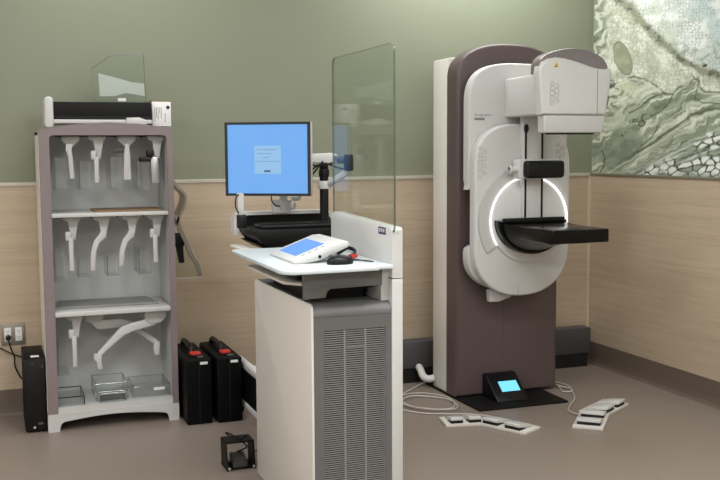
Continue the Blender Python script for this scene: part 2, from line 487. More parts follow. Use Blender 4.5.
    for (pu, pv, pr) in ((622, 133, 2.6), (646, 117, 5), (641, 123, 3.4), (634, 120, 1.8), (617, 155, 1.4)):
        q = np.hypot(u - pu + w3 * .2, (v - pv) * 1.25)
        Cl = mixc(Cl, L(52, 60, 42), (1 - S(.3, 1.3, np.abs(q - pr))) * .8 * S(.4, .55, fine))
    C = mixc(C, Cl, low)
    C = mixc(C, L(66, 74, 50), (1 - S(.3, 1.5, d2)) * 0.75 * S(.42, .55, fbm(u / 9, v / 9, 48)))
    C = mixc(C, L(214, 217, 198), (1 - S(.3, 1.3, np.abs(d2 - 2.6))) * 0.5 * low)
    C = mixc(C, L(62, 72, 50), (1 - S(.4, 1.9, d3)) * S(612, 640, u) * 0.8)
    C = mixc(C, L(206, 210, 190), (1 - S(.4, 1.4, np.abs(d3 - 3.4))) * (s3 > 0) * 0.6 * low)
    for pts, wd in (([(697, 86), (694, 98), (702, 103), (724, 104)], 1.0), ([(664, 92), (655, 94), (648, 98), (640, 106), (628, 112)], 1.6), ([(600, 150), (603, 158), (601, 168), (596, 176)], 1.2),
                    ([(672, 93), (668, 102), (660, 110), (650, 116)], .9), ([(640, 146), (650, 138), (656, 130), (657, 126)], 1.1)):
        d4, _ = pdist(pts, u + w3 * .15, v + w4 * .15); C = mixc(C, L(62, 70, 46), (1 - S(.3, wd, d4)) * .75)
    # 6. lower right: white ovals set in dark outline
    L6 = [(560, 210), (612, 186), (628, 175), (648, 162), (672, 150), (690, 141), (706, 130), (724, 122), (800, 100)]
    d6, s6 = pdist(L6, u + w3 * .3, v + w4 * .3)
    inn = S(-1, 5, d6 * s6 + 5 * (fine - .5))
    a = 0.40
    xr = (u * math.cos(a) - v * math.sin(a)) + w3 * .45; yr = (u * math.sin(a) + v * math.cos(a)) + w4 * .3
    h1, h2, hid = vor(xr / 11, yr / 6.4, 61)
    edge = h2 - h1
    zone = S(.24, .42, fbm(u / 22, v / 12, 64)) * S(2, 7, d6)
    streak = fbm((yr + w1 * .2) / 2.4, xr / 26, 63, 3)
    Cb = mixc(full(146, 158, 134), L(200, 206, 188), S(.45, .65, streak)); Cb = mixc(Cb, L(78, 90, 70), S(.42, .3, streak) * .8)
    Cv = mixc(full(62, 72, 54), L(150, 160, 138), S(.08, .16, edge))
    Cv = mixc(Cv, L(230, 232, 224), S(.10, .2, edge) * S(.56, .44, h1) * (hid < .78))
    Cb = mixc(Cb, Cv, zone)
    C = mixc(C, Cb, inn)
    C = mixc(C, L(116, 132, 114), S(168, 177, v - .12 * (u - 690)) * S(668, 692, u) * 0.8)
    g = (C @ np.array([.3, .6, .1]))[..., None]; C = g + (C - g) * 0.80
    # fine printed grain
    C = C * (0.90 + 0.20 * grain)[..., None]
    C = np.clip(C * 1.0, 0, 1)
    bm = bmesh.new()
    me = bpy.data.meshes.new('wall_mural')
    X = XR - 0.002
    verts = np.stack([np.full(Yg.size, X), Yg.ravel(), Zg.ravel()], 1)
    idx = np.arange(ny * nz).reshape(nz, ny)
    f = np.stack([idx[:-1, :-1].ravel(), idx[:-1, 1:].ravel(), idx[1:, 1:].ravel(), idx[1:, :-1].ravel()], 1)
    # a thin sheet: front grid, plus a rim back to the wall
    rim = np.concatenate([idx[0, :], idx[1:, -1], idx[-1, -2::-1], idx[-2:0:-1, 0]])
    back = verts[rim].copy(); back[:, 0] = XR
    n0 = len(verts); nb = len(rim)
    allv = np.concatenate([verts, back])
    faces = f.tolist() + [[int(rim[i]), n0 + i, n0 + (i + 1) % nb, int(rim[(i + 1) % nb])] for i in range(nb)]
    me.from_pydata(allv.tolist(), [], faces); me.update()
    at = me.color_attributes.new('print', 'FLOAT_COLOR', 'POINT')
    cc = np.ones((len(allv), 4), np.float32); cc[:n0, :3] = C.reshape(-1, 3); cc[n0:, :3] = L(180, 186, 168)
    at.data.foreach_set('color', cc.ravel())
    m = bpy.data.materials.new('mural_print'); m.use_nodes = True
    nt = m.node_tree; b = nt.nodes['Principled BSDF']
    an = nt.nodes.new('ShaderNodeAttribute'); an.attribute_name = 'print'
    nt.links.new(an.outputs['Color'], b.inputs['Base Color']); b.inputs['Roughness'].default_value = 0.55
    b.inputs['Specular IOR Level'].default_value = 0.3
    me.materials.append(m); bm.free()
    o = bpy.data.objects.new('wall_mural', me); COL.objects.link(o)
    o['label'] = 'green and cream agate swirl mural covering the upper right wall'; o['category'] = 'mural'
    return o
mural()

# ------------------------------------------------------------------ mammography machine
G = Thing('mammography_machine', 'tall white and mauve mammography machine with glowing ring against the back wall', 'medical machine', (2.68, 4.86, 0))
# base plate
pl = G.part('base_plate', prism(BM(), [(2.352, 5.2), (2.364, 4.535), (2.90, 4.525), (2.91, 5.2)][::-1], 'z', 0.0, 0.012, 0.003), MATTB)
# white rear housing with gently arched top
CX = 2.68
def arch(hw, z0, zs, zc, r=0.05, n=18, p=2.3):
    """outline (x,z): straight sides up to zs, superellipse crown to zc"""
    pts = [(CX - hw, z0)]
    for k in range(n + 1):
        t = PI - PI * k / n
        c, s = math.cos(t), math.sin(t)
        pts.append((CX + hw * math.copysign(abs(c) ** (2 / p), c), zs + (zc - zs) * abs(s) ** (2 / p)))
    pts.append((CX + hw, z0))
    return pts[::-1]
G.part('rear_housing', prism(BM(), [(2.366, 0.013), (2.366, 1.868), (2.374, 1.878), (CX, 1.90), (2.986, 1.878), (2.994, 1.868), (2.994, 0.013)][::-1], 'y', 4.93, 5.125, 0.006), WARMW)
def superhalf(cx, cz, a, b, p, t0, t1, n):
    o = []
    for k in range(n + 1):
        t = math.radians(t0 + (t1 - t0) * k / n); c, s = math.cos(t), math.sin(t)
        o.append((cx + a * math.copysign(abs(c) ** (2 / p), c), cz + b * math.copysign(abs(s) ** (2 / p), s)))
    return o
colp = [(CX - 0.320, 0.013)] + superhalf(CX, 1.765, 0.320, 0.188, 2.35, 180, 0, 30) + [(CX + 0.320, 0.013)]
col_ = G.part('column', prism(BM(), colp[::-1], 'y', 4.806, 4.93, 0.02, 3, front_only=True), MAUVE, label='mauve brown column shell with arched top')
G.part('seam', box(BM(), 2.652, 2.654, 4.8052, 4.807, 0.02, 0.58), DLINE, parent=col_)
# carrier behind the swinging arm
G.part('arm_carrier', box(BM(), 2.48, 2.86, 4.70, 4.81, 0.75, 1.72, 0.02), MATTB)
# upper back plate
PX = 2.672
upp = [(PX - 0.303, 1.165), (PX - 0.298, 1.19)] + [(PX - 0.303, 1.22)] + superhalf(PX, 1.60, 0.303, 0.236, 3.0, 180, 0, 30) + [(PX + 0.303, 1.22), (PX + 0.29, 1.165)]
bp = G.part('arm_plate', prism(BM(), upp[::-1], 'y', 4.685, 4.745, 0.012, 3, front_only=True), GANTW)
text_mesh('Senographe', 0.021, GLINE, 'lettering', (2.402, 4.6845, 1.555), G, parent=bp)
G.part('name_tag', box(BM(), 2.402, 2.462, 4.683, 4.686, 1.533, 1.545), GLINE, parent=bp)
# lower back shell peeping out at the left below the notch
lowp = [(PX - 0.309, 0.83), (PX - 0.304, 0.85), (PX - 0.28, 0.865), (PX + 0.28, 0.865), (PX + 0.304, 0.85), (PX + 0.309, 0.83)] + superhalf(PX, 0.80, 0.309, 0.195, 2.2, 0, -180, 26)
G.part('rear_shell', prism(BM(), lowp, 'y', 4.68, 4.735, 0.01, 2, front_only=True), GANTG)
G.part('lower_stop', prism(BM(), [(2.50, 0.62), (2.505, 0.555), (2.56, 0.553), (2.635, 0.575), (2.65, 0.62)], 'y', 4.69, 4.73, 0.005), LGREY)
# front plate: round-shouldered shield with elliptical foot
FX, FW = 2.664, 0.289
fp = superhalf(FX, 1.27, FW, 0.245, 2.7, 180, 0, 34) + superhalf(FX, 0.86, FW, 0.27, 2.25, 0, -180, 40)
fp_ = prism(BM(), fp[::-1], 'y', 4.62, 4.678, 0.014, 3, front_only=True)
front = G.part('front_plate', fp_, GANTW)
def bubbles(cx, z0, z1, y):
    b = BM(); n = 5; dz = (z1 - z0) / (n - 1)
    for i in range(n):
        for s in (-1, 1):
            r = (0.0155 - 0.0045 * abs(i - 2) / 2) * 0.8
            zc = z0 + i * dz + (0.5 * dz if s > 0 else 0)
            if zc > z1 + 0.01: continue
            xs = cx + s * 0.0132
            tube(b, [(xs + r * math.cos(q), y, zc + r * math.sin(q)) for q in [2 * PI * k / 14 for k in range(14)]], 0.0013, 5, 0, True)
    return b
G.part('emblem', bubbles(2.415, 1.235, 1.385, 4.6195), EMBL, parent=front)
G.part('emblem', bubbles(2.888, 1.25, 1.40, 4.6195), EMBL, parent=front)
G.part('seam', box(BM(), 2.637, 2.639, 4.6194, 4.621, 0.592, 0.65), GLINE, parent=front)
# raised collar and turntable disc
RX, RZ = 2.692, 1.0
G.part('ring_collar', annulus_arc(BM(), RX, RZ, 0.236, 0.300, 96, 214, 4.606, 4.622), GANTG, parent=front)
disc = G.part('turntable', cyl(BM(), (RX, 4.622, RZ), (RX, 4.606, RZ), 0.228, seg=64, b=0.004), GANTW)
lr = G.part('light_ring', annulus_arc(BM(), RX, RZ, 0.2305, 0.2355, 100, 213, 4.598, 4.62), LED, label='glowing white ring light')
G.part('light_ring', annulus_arc(BM(), RX, RZ, 0.231, 0.2352, 74, -16, 4.598, 4.62), LED, label='glowing white ring light')
# mast with its two black rails
mast = G.part('mast', box(BM(), 2.640, 2.768, 4.585, 4.625, 0.98, 1.56, 0.006), GANTW)
rl = G.part('rail', box(BM(), 2.650, 2.661, 4.581, 4.59, 0.985, 1.495, 0.002), SLOT, parent=mast)
G.part('rail', box(BM(), 2.750, 2.761, 4.581, 4.59, 0.985, 1.49, 0.002), SLOT, parent=mast)
G.part('rail_knob', ellipsoid(BM(), (2.655, 4.58, 1.487), 0.014, 0.008, 0.024), SLOT, parent=mast)
# paddle clamp: white carriage with black handle block and white knobs
cl = BM(); box(cl, 2.583, 2.84, 4.525, 4.60, 1.222, 1.326, 0.012)
clamp = G.part('paddle_clamp', cl, GANTW)
hb = BM(); prism(hb, rrect(2.607, 2.836, 1.227, 1.318, 0.02), 'y', 4.485, 4.53, 0.012, 3, front_only=True)
G.part('clamp_handle', hb, BLACK, parent=clamp, label='black clamp block')
G.part('seam', box(BM(), 2.686, 2.690, 4.4835, 4.486, 1.23, 1.315), SLOT, parent=clamp)
for xa, xb in ((2.585, 2.535), (2.838, 2.868)):
    k = BM(); cyl(k, (xa, 4.55, 1.272), (xb, 4.55, 1.272), 0.016, seg=16); cyl(k, (xb - (0.012 if xb > 2.7 else -0.012), 4.55, 1.272), (xb, 4.55, 1.272), 0.022, seg=16, b=0.003)
    G.part('clamp_knob', k, GANTW, parent=clamp)
# breast support: half-dish root and flat carbon tray
def loft(bm, rings):
    R = [[bm.verts.new(p) for p in r] for r in rings]
    n = len(R[0])
    for a, b in zip(R[:-1], R[1:]):
        for k in range(n): bm.faces.new((a[k], a[(k + 1) % n], b[(k + 1) % n], b[k]))
    bm.faces.new(R[0][::-1]); bm.faces.new(R[-1])
    bmesh.ops.recalc_face_normals(bm, faces=bm.faces)
    return bm
def dish(y, cx, hw, zt, dep, p=2.0, n=20):
    return [(cx - hw, y, zt)] + [(x, y, z) for x, z in superhalf(cx, zt - 0.004, hw, dep, p, 180, 360, n)] + [(cx + hw, y, zt)]
sup = BM()
loft(sup, [dish(4.606, 2.69, 0.208, 1.004, 0.180), dish(4.56, 2.69, 0.206, 1.002, 0.178), dish(4.548, 2.69, 0.200, 1.0, 0.172)])
support = G.part('detector_support', sup, GLOSSB)
ps = BM()
loft(ps, [dish(4.555, 2.69, 0.19, 0.992, 0.155, 2.0), dish(4.46, 2.695, 0.172, 0.985, 0.115, 2.4), dish(4.36, 2.70, 0.165, 0.98, 0.082, 3.4), dish(4.2, 2.70, 0.16, 0.978, 0.066, 7)])
G.part('support_neck', ps, GLOSSB)
tr = BM(); box(tr, 2.540, 2.862, 4.118, 4.53, 0.918, 0.984, 0.006, 3)
tray = G.part('detector_tray', tr, GLOSSB, label='flat black breast support tray')
G.part('chest_rail', box(BM(), 2.50, 2.87, 4.535, 4.556, 0.995, 1.018, 0.004), BLACK)
# tube head
HW = [(2.492, 1.545), (2.486, 1.62), (2.478, 1.70), (2.474, 1.745), (2.478, 1.772), (2.492, 1.793), (2.52, 1.812), (2.57, 1.820), (2.62, 1.816), (2.67, 1.806), (2.72, 1.793), (2.765, 1.780), (2.81, 1.771), (2.85, 1.770), (2.876, 1.776), (2.884, 1.765), (2.883, 1.72), (2.866, 1.62), (2.855, 1.545)]
head = BM(); prism(head, HW[::-1][::-1], 'y', 4.15, 4.205, 0.02, 4, front_only=True)
hd = G.part('tube_head', head, GANTW)
cap = BM()
CP = [(2.480, 1.74), (2.482, 1.782), (2.496, 1.812), (2.525, 1.834), (2.586, 1.855), (2.67, 1.866), (2.755, 1.858), (2.82, 1.836), (2.858, 1.806), (2.872, 1.77), (2.86, 1.74)]
prism(cap, [(v.x, v.z) for v in smooth_pts([(a, 0, b) for a, b in CP], 4)], 'y', 4.162, 4.25, 0.026, 4)
G.part('head_cap', cap, CAPM, parent=hd, label='mauve grey metallic cap')
nk = BM()
NK = [(2.582, 4.70), (2.572, 4.52), (2.545, 4.34), (2.522, 4.24), (2.525, 4.20), (2.56, 4.185), (2.80, 4.185), (2.83, 4.20), (2.84, 4.26), (2.84, 4.70)]
prism(nk, NK, 'z', 1.547, 1.752, 0.012, 3)
G.part('head_neck', nk, GANTW, parent=hd)
G.part('seam', box(BM(), 2.800, 2.8028, 4.149, 4.16, 1.546, 1.765), GLINE, parent=hd)
G.part('emblem', bubbles(2.558, 1.60, 1.695, 4.1495), EMBL, parent=hd)
cb = BM(); prism(cb, [(2.506, 1.543), (2.508, 1.462), (2.514, 1.457), (2.832, 1.457), (2.84, 1.462), (2.856, 1.543)], 'y', 4.158, 4.215, 0.01, 3, front_only=True)
coll = G.part('collimator', cb, GANTG)
G.part('collimator_window', box(BM(), 2.545, 2.80, 4.17, 4.212, 1.450, 1.458, 0.002), SLOT, parent=coll)
tri = G.part('warning_sticker', prism(BM(), [(2.553, 1.772), (2.579, 1.772), (2.566, 1.798)], 'y', 4.1488, 4.1502), YEL, parent=hd, label='yellow warning triangle')
wi = BM(); box(wi, 2.5645, 2.5675, 4.1482, 4.149, 1.779, 1.789); box(wi, 2.559, 2.573, 4.1482, 4.149, 1.774, 1.7765)
G.part('warning_mark', wi, INK, parent=hd)
# display at the foot
fd = BM(); prism(fd, [(4.806, 0.013), (4.806, 0.134), (4.79, 0.139), (4.765, 0.134), (4.635, 0.030), (4.628, 0.013)], 'x', 2.520, 2.712, 0.008, 3)
disp = G.part('foot_display', fd, BLACK, label='black foot display housing')
def slant(x0, x1, t0, t1, lift):
    # on the sloping face between (4.765,.166) and (4.655,.036)
    a = Vector((0, 4.635, 0.030)); b = Vector((0, 4.765, 0.134)); d = b - a; n = Vector((0, -d.z, d.y)).normalized()
    bm = BM(); vs = []
    for l in (-0.001, lift):
        for x, t in ((x0, t0), (x1, t0), (x1, t1), (x0, t1)):
            p = a + d * t + n * l; vs.append(bm.verts.new((x, p.y, p.z)))
    for q in ((0, 1, 2, 3), (4, 5, 6, 7), (0, 1, 5, 4), (1, 2, 6, 5), (2, 3, 7, 6), (3, 0, 4, 7)): bm.faces.new([vs[i] for i in q])
    bmesh.ops.recalc_face_normals(bm, faces=bm.faces)
    return bm
G.part('screen', slant(2.574, 2.686, 0.26, 0.68, 0.0012), SCRD, parent=disp, label='lit cyan screen')

# hose and long dark box along the wall behind the machine
D = Thing('cable_duct', 'long dark grey metal duct box on the floor along the back wall', 'duct', (2.9, 5.31, 0))
D.part('housing', box(BM(), 1.75, 3.525, 5.25, 5.345, 0.088, 0.25, 0.006), DGREY)
D.part('shadow_gap_block', box(BM(), 1.76, 3.51, 5.262, 5.34, 0.0, 0.088), SLOT)  # black block paints the shadow gap under the raised duct
h = BM()
hp = smooth_pts([(2.33, 5.245, 0.098), (2.322, 5.20, 0.088), (2.318, 5.15, 0.060), (2.335, 5.115, 0.052), (2.366, 5.10, 0.060)], 10)
tube(h, hp, 0.0185, 12, 0)
for i in range(2, len(hp) - 1, 2):
    d = (hp[i + 1] - hp[i - 1]).normalized(); cyl(h, hp[i] - d * 0.003, hp[i] + d * 0.003, 0.021, seg=12)
solo('conduit_hose', h, HOSE, 'short white corrugated hose running from the grey duct into the machine', 'hose', (2.30, 5.15, 0.04))

# ------------------------------------------------------------------ foot pedals
def pedal_unit(label, segs, width, cord, loc, endways=()):
    T = Thing('foot_pedal', label, 'foot pedal', loc, 'white foot pedals on the floor')
    base = BM()
    for i, (a, b, n) in enumerate(segs):
        a = Vector(a + (0,)); b = Vector(b + (0,)); d = (b - a).normalized(); r = Vector((d.y, -d.x, 0)); a = a - d * 0.012; b = b + d * 0.012
        q = [a + r * width / 2, b + r * width / 2, b - r * width / 2, a - r * width / 2]
        prism(base, [(p.x, p.y) for p in q], 'z', 0.0, 0.016 - 0.0006 * i, 0.003)
    T.part('base', base, WARMW)
    for q, (a, b, n) in enumerate(segs):
        a = Vector(a + (0,)); b = Vector(b + (0,)); L = (b - a).length; d = (b - a) / L; r = Vector((d.y, -d.x, 0))
        for k in range(n):
            c = a + d * L * ((k + 0.5) / n) + r * 0.008
            hw = L / n * 0.35; hl = width * 0.41
            ax, fr_ = d, r
            if q in endways: hw, hl = width * 0.40, L / n * 0.42; ax, fr_ = r * -1, d * -1; c = a + d * L * ((k + 0.5) / n)
            pb = BM()
            # wedge: thin at the back, raised lip in front
            prof = [(-hl, 0.016), (-hl, 0.024), (-hl * .3, 0.036), (hl * 0.9, 0.046), (hl, 0.042), (hl, 0.032), (-hl * .2, 0.018)]
            t = BM(); prism(t, prof, 'x', -hw, hw, 0.003)
            M = Matrix(((ax.x, fr_.x, 0, c.x), (ax.y, fr_.y, 0, c.y), (0, 0, 1, 0), (0, 0, 0, 1)))
            bmesh.ops.transform(t, matrix=M, verts=t.verts)
            p = T.part('pedal', t, WHITE)
            t = BM(); box(t, -hw * .94, hw * .94, -hl * .2, hl * .94, 0.0155, 0.035)
            bmesh.ops.transform(t, matrix=M, verts=t.verts)
            T.part('pedal_gap', t, SLOT, parent=p, label='black gap beneath the pedal')
    c = BM(); tube(c, cord, 0.0042, 8, 8)
    T.part('cord', c, CORD)
    return T
pedal_unit('white four-pedal foot control on the left of the machine base, front end bent forward',
           [((2.10, 4.405), (2.285, 4.37), 2), ((2.305, 4.345), (2.425, 4.115), 2)], 0.145,
           [(2.36, 4.40, .012), (2.28, 4.50, .006), (2.17, 4.55, .006), (2.05, 4.62, .006), (1.99, 4.75, .006), (2.06, 4.95, .006), (2.22, 5.0, .006), (2.33, 4.86, .006), (2.28, 4.66, .008), (2.17, 4.62, .012), (2.06, 4.72, .014), (2.06, 4.86, .014), (2.17, 4.93, .012), (2.31, 4.80, .010), (2.26, 4.60, .014), (2.10, 4.64, .018), (2.02, 4.84, .016), (2.14, 5.02, .006), (2.29, 5.16, .008), (2.345, 5.18, .02)], (2.28, 4.32, 0))
pedal_unit('white four-pedal foot control on the right of the machine base, angled towards the mural wall',
           [((2.715, 4.055), (2.905, 4.275), 2), ((2.885, 4.265), (3.115, 4.405), 2)], 0.150,
           [(2.80, 4.245, .012), (2.80, 4.36, .006), (2.88, 4.47, .006), (2.97, 4.57, .006), (3.06, 4.74, .006), (3.10, 4.86, .006), (3.06, 4.97, .006), (3.03, 4.90, .008), (3.06, 4.76, .012), (3.035, 4.70, .012), (2.995, 4.73, .006), (3.025, 4.82, .012), (3.03, 4.95, .02)], (2.9, 4.25, 0), endways=(0,))

# ------------------------------------------------------------------ control console with shield (the cart in front)
K = Thing('control_console', 'white and grey control console with vent grille and clear radiation shield', 'console', (1.18, 3.6, 0))
K.part('side_panel', prism(BM(), [(4.0, 0.005), (4.0, 0.83), (3.99, 0.842), (3.245, 0.848), (3.224, 0.84), (3.22, 0.82), (3.22, 0.005)], 'x', 1.022, 1.031, 0.002), WARMW, label='warm white side panel')
# body
K.part('carcass', box(BM(), 1.031, 1.325, 3.253, 3.99, 0.005, 0.80), DGREY)
tp = BM(); prism(tp, [(3.222, 0.801), (3.222, 0.815), (3.234, 0.834), (3.255, 0.843), (3.99, 0.843), (3.99, 0.801)], 'x', 1.031, 1.325)
K.part('top_cover', tp, MGREY)
GX0, GX1, GZ0, GZ1 = 1.069, 1.303, 0.09, 0.752
fr = BM()
box(fr, 1.031, GX0, 3.222, 3.252, 0.005, 0.80); box(fr, GX1, 1.325, 3.222, 3.252, 0.005, 0.80)
box(fr, GX0, GX1, 3.222, 3.252, GZ1, 0.80); box(fr, GX0, GX1, 3.222, 3.252, 0.005, GZ0)
fpn = K.part('front_panel', fr, MGREY)
gb = BM(); box(gb, GX0, GX1, 3.245, 3.251, GZ0, GZ1)
K.part('grille_backing', gb, SLOT, parent=fpn)
sl = BM(); pitch = 0.0078
n = int((GZ1 - GZ0) / pitch)
for i in range(n + 1):
    z = GZ0 + i * pitch
    t = BM(); box(t, GX0, GX1, 3.223, 3.2265, z, z + 0.0033); merge(sl, t)
for xd in (GX0 + (GX1 - GX0) / 3, GX0 + 2 * (GX1 - GX0) / 3):
    box(sl, xd - 0.0025, xd + 0.0025, 3.2228, 3.2275, GZ0, GZ1)
K.part('grille', sl, mat('slat_grey', (136, 135, 133), 0.45), parent=fpn, label='grey slatted vent grille')
# little maker's strip in the grille
K.part('name_strip', box(BM(), 1.148, 1.218, 3.2218, 3.2235, 0.688, 0.695), mat('mid_grey_strip', (120, 119, 117), 0.5), parent=fpn)
# white end panel, upper and lower halves
K.part('lower_panel', box(BM(), 1.325, 1.368, 3.218, 4.02, 0.005, 0.923, 0.004), WHITE)
upn = BM(); prism(upn, [(3.218, 0.926), (3.218, 1.098), (3.228, 1.108), (3.85, 1.127), (3.878, 1.12), (3.888, 1.095), (3.888, 0.926)], 'x', 1.325, 1.368, 0.004)
up = K.part('upper_panel', upn, WHITE)
for z in (0.94, 1.09):
    K.part('screw', cyl(BM(), (1.347, 3.2195, z), (1.347, 3.2165, z), 0.0035, seg=10), LGREY, parent=up)
stk = BM(); box(stk, 1.3238, 1.3252, 3.275, 3.345, 1.077, 1.103, 0)
K.part('sticker', stk, NAVY, parent=up, label='dark blue and purple sticker')
stl = BM(); 
for q in range(3): box(stl, 1.3232, 1.324, 3.285 + q * 0.02, 3.297 + q * 0.02, 1.085, 1.098)
K.part('sticker_print', stl, LGREY, parent=up)
# glass shield
gs = BM(); prism(gs, rrect(3.205, 3.865, 1.085, 1.756, 0.03, 8), 'x', 1.327, 1.335, 0)
K.part('glass_shield', gs, SHLD, edge_mat=SEDG, axis='x', label='clear upright shield')
# worktop
wt = BM()
WO = [(1.325, 3.205), (1.325, 3.965), (0.95, 3.965)] + [(0.945 + 0.035 * math.cos(math.radians(a)), 3.93 + 0.035 * math.sin(math.radians(a))) for a in (110, 140, 170)] \
   + [(0.908, 3.30)] + [(0.968 + 0.06 * math.cos(math.radians(a)), 3.225 + 0.06 * math.sin(math.radians(a))) for a in (180, 200, 220, 240, 260)] + [(1.262, 3.178), (1.272, 3.205)]
prism(wt, WO[::-1], 'z', 0.962, 0.976, 0.003, 2)
K.part('worktop', wt, mat('worktop_white', (205, 212, 214), 0.32, var=0.01))
K.part('worktop_bracket', prism(BM(), [(1.006, 0.863), (1.006, 0.962), (1.30, 0.962), (1.30, 0.90), (1.105, 0.896), (1.092, 0.888), (1.086, 0.866)], 'y', 3.248, 3.27, 0.002), MGREY, label='grey metal bracket')
K.part('bracket_rear', box(BM(), 1.06, 1.30, 3.82, 3.84, 0.84, 0.962), MGREY)
K.part('upright', box(BM(), 1.296, 1.325, 3.25, 3.95, 0.843, 0.962), LGREY)
# pull-out shelf with dark gear under the top
K.part('pullout_shelf', prism(BM(), [(0.962, 3.36), (0.962, 3.90), (0.972, 3.91), (1.28, 3.91), (1.28, 3.29), (1.01, 3.29)], 'z', 0.906, 0.916, 0.002), WARMW)
K.part('drawer_box', box(BM(), 1.0, 1.27, 3.32, 3.88, 0.922, 0.955, 0.005), BLACK)
K.part('shelf_runner', box(BM(), 1.03, 1.29, 3.31, 3.9, 0.885, 0.906), MATTB)
K.part('shelf_post', box(BM(), 1.06, 1.27, 3.36, 3.84, 0.843, 0.886), MATTB)

# control panel on the worktop, sloping up to the shield
C = Thing('touch_terminal', 'white sloping desktop terminal with blue touch screen on the console worktop', 'terminal', (1.12, 3.52, 0.976))
cp = BM()
prof = [(1.005, 0.976), (1.003, 0.984), (1.012, 0.989), (1.178, 1.050), (1.208, 1.052), (1.216, 1.043), (1.210, 1.030), (1.10, 0.985), (1.04, 0.976)]
prism(cp, prof, 'y', 3.355, 3.69, 0.006, 2)
# taper the far end as in the photo
sh = C.part('shell', cp, WHITE)
C.part('foot', box(BM(), 1.07, 1.185, 3.40, 3.65, 0.976, 1.010, 0.01), LGREY)
def on_slope(x0, x1, y0, y1, lift, thick=0.0015):
    bm = BM(); vs = []
    a = Vector((1.012, 0, 0.989)); b = Vector((1.178, 0, 1.050)); d = b - a; nrm = Vector((-d.z, 0, d.x)).normalized()
    for l in (lift - thick, lift):
        for t, y in ((x0, y0), (x1, y0), (x1, y1), (x0, y1)):
            p = a + d * t + nrm * l; vs.append(bm.verts.new((p.x, y, p.z)))
    for q in ((0, 1, 2, 3), (4, 5, 6, 7), (0, 1, 5, 4), (1, 2, 6, 5), (2, 3, 7, 6), (3, 0, 4, 7)): bm.faces.new([vs[i] for i in q])
    bmesh.ops.recalc_face_normals(bm, faces=bm.faces)
    return bm
C.part('screen', on_slope(0.13, 0.80, 3.435, 3.655, 0.001), SCRC, label='lit blue touch screen')
bt = BM()
for i in range(4): merge(bt, on_slope(0.20 + .15 * i, 0.27 + .15 * i, 3.395, 3.402, 0.0012))
C.part('key_print', bt, GLINE)
cyl_ = BM(); cyl(cyl_, (1.10, 3.3605, 1.0), (1.10, 3.353, 1.0), 0.006, seg=12)
C.part('side_button', cyl_, BLACK)

M_ = Thing('computer_mouse', 'black corded mouse beside the touch terminal on the white worktop', 'mouse', (1.165, 3.29, 0.976))
mb = BM(); ellipsoid(mb, (1.160, 3.305, 0.984), 0.050, 0.032, 0.026, cut=-0.008)
ms = M_.part('shell', mb, BLACK)
M_.part('wheel', cyl(BM(), (1.124, 3.301, 1.004), (1.124, 3.309, 1.004), 0.007, seg=14), DGREY)
mc = BM(); tube(mc, [(1.208, 3.31, .985), (1.23, 3.33, .984), (1.262, 3.33, .982), (1.285, 3.30, .980), (1.262, 3.36, .9795), (1.24, 3.42, .9795)], 0.0022, 8, 6)
M_.part('cord', mc, BLACK)

cbn = Thing('cable_bundle', 'tangle of black cables with a red plug behind the touch terminal', 'cables', (1.275, 3.5, 0.976))
kb = BM()
for i in range(5):
    a = i * 1.3
    tube(kb, [(1.225 + .005 * math.sin(a), 3.60 - .02 * i, .982), (1.262, 3.58 - .02 * i, 0.996 + .004 * i), (1.275, 3.52 - .012 * i, 1.008 + .004 * math.cos(a)), (1.270, 3.45, 0.998), (1.238, 3.41 + .01 * i, .982)], 0.0045, 8, 6)
cbn.part('cables', kb, BLACK)
rb = BM(); cyl(rb, (1.242, 3.418, 0.986), (1.272, 3.44, 0.988), 0.008, seg=12, b=0.002)
cbn.part('plug', rb, RED, label='red plug')

# ------------------------------------------------------------------ rear workstation with monitor arm
W = Thing('mobile_workstation', 'white and black workstation stand behind the console carrying the monitor', 'workstation', (1.31, 4.5, 0))
rim = BM()
# white hood: top bar with rounded ends wrapping down at both sides
ro = [(1.062, 0.985), (1.062, 1.055), (1.075, 1.082), (1.10, 1.092), (1.52, 1.092), (1.545, 1.082), (1.558, 1.055), (1.558, 0.985), (1.545, 0.985), (1.545, 1.045), (1.53, 1.070), (1.515, 1.076), (1.135, 1.076), (1.112, 1.070), (1.10, 1.045), (1.098, 0.985)]
def strip_prism(bm, outer, inner, axis, a, b):
    t = BM(); n = len(outer)
    def P(p, d): return (p[0], d, p[1])
    V = [[t.verts.new(P(p, y)) for p in L] for y in (a, b) for L in (outer, inner)]
    for k in range(n - 1):
        t.faces.new((V[0][k], V[0][k + 1], V[1][k + 1], V[1][k])); t.faces.new((V[2][k], V[3][k], V[3][k + 1], V[2][k + 1]))
        t.faces.new((V[0][k], V[2][k], V[2][k + 1], V[0][k + 1])); t.faces.new((V[1][k], V[1][k + 1], V[3][k + 1], V[3][k]))
    for k in (0, n - 1): t.faces.new((V[0][k], V[1][k], V[3][k], V[2][k]))
    bmesh.ops.recalc_face_normals(t, faces=t.faces)
    return merge(bm, t)
outer = ro[:8]; inner = ro[8:][::-1]
strip_prism(rim, outer, inner, 'y', 4.53, 4.60)
W.part('hood', rim, WHITE)
W.part('hood_lining', box(BM(), 1.10, 1.545, 4.582, 4.60, 0.985, 1.076), BLACK)
kt = BM(); prism(kt, [(1.085, 1.02), (1.095, 1.028), (1.55, 1.028), (1.555, 1.0), (1.545, 0.955), (1.17, 0.952), (1.12, 0.965), (1.09, 1.0)], 'y', 4.24, 4.56, 0.006)
W.part('desk', kt, MATTB)
lt = BM(); prism(lt, [(1.10, 0.965), (1.50, 0.965), (1.44, 0.93), (1.16, 0.93)], 'y', 4.30, 4.58)
W.part('desk_underside', lt, BLACK)
W.part('side_ledge', box(BM(), 1.035, 1.10, 4.06, 4.5, 0.93, 0.944, 0.003), CREAM)
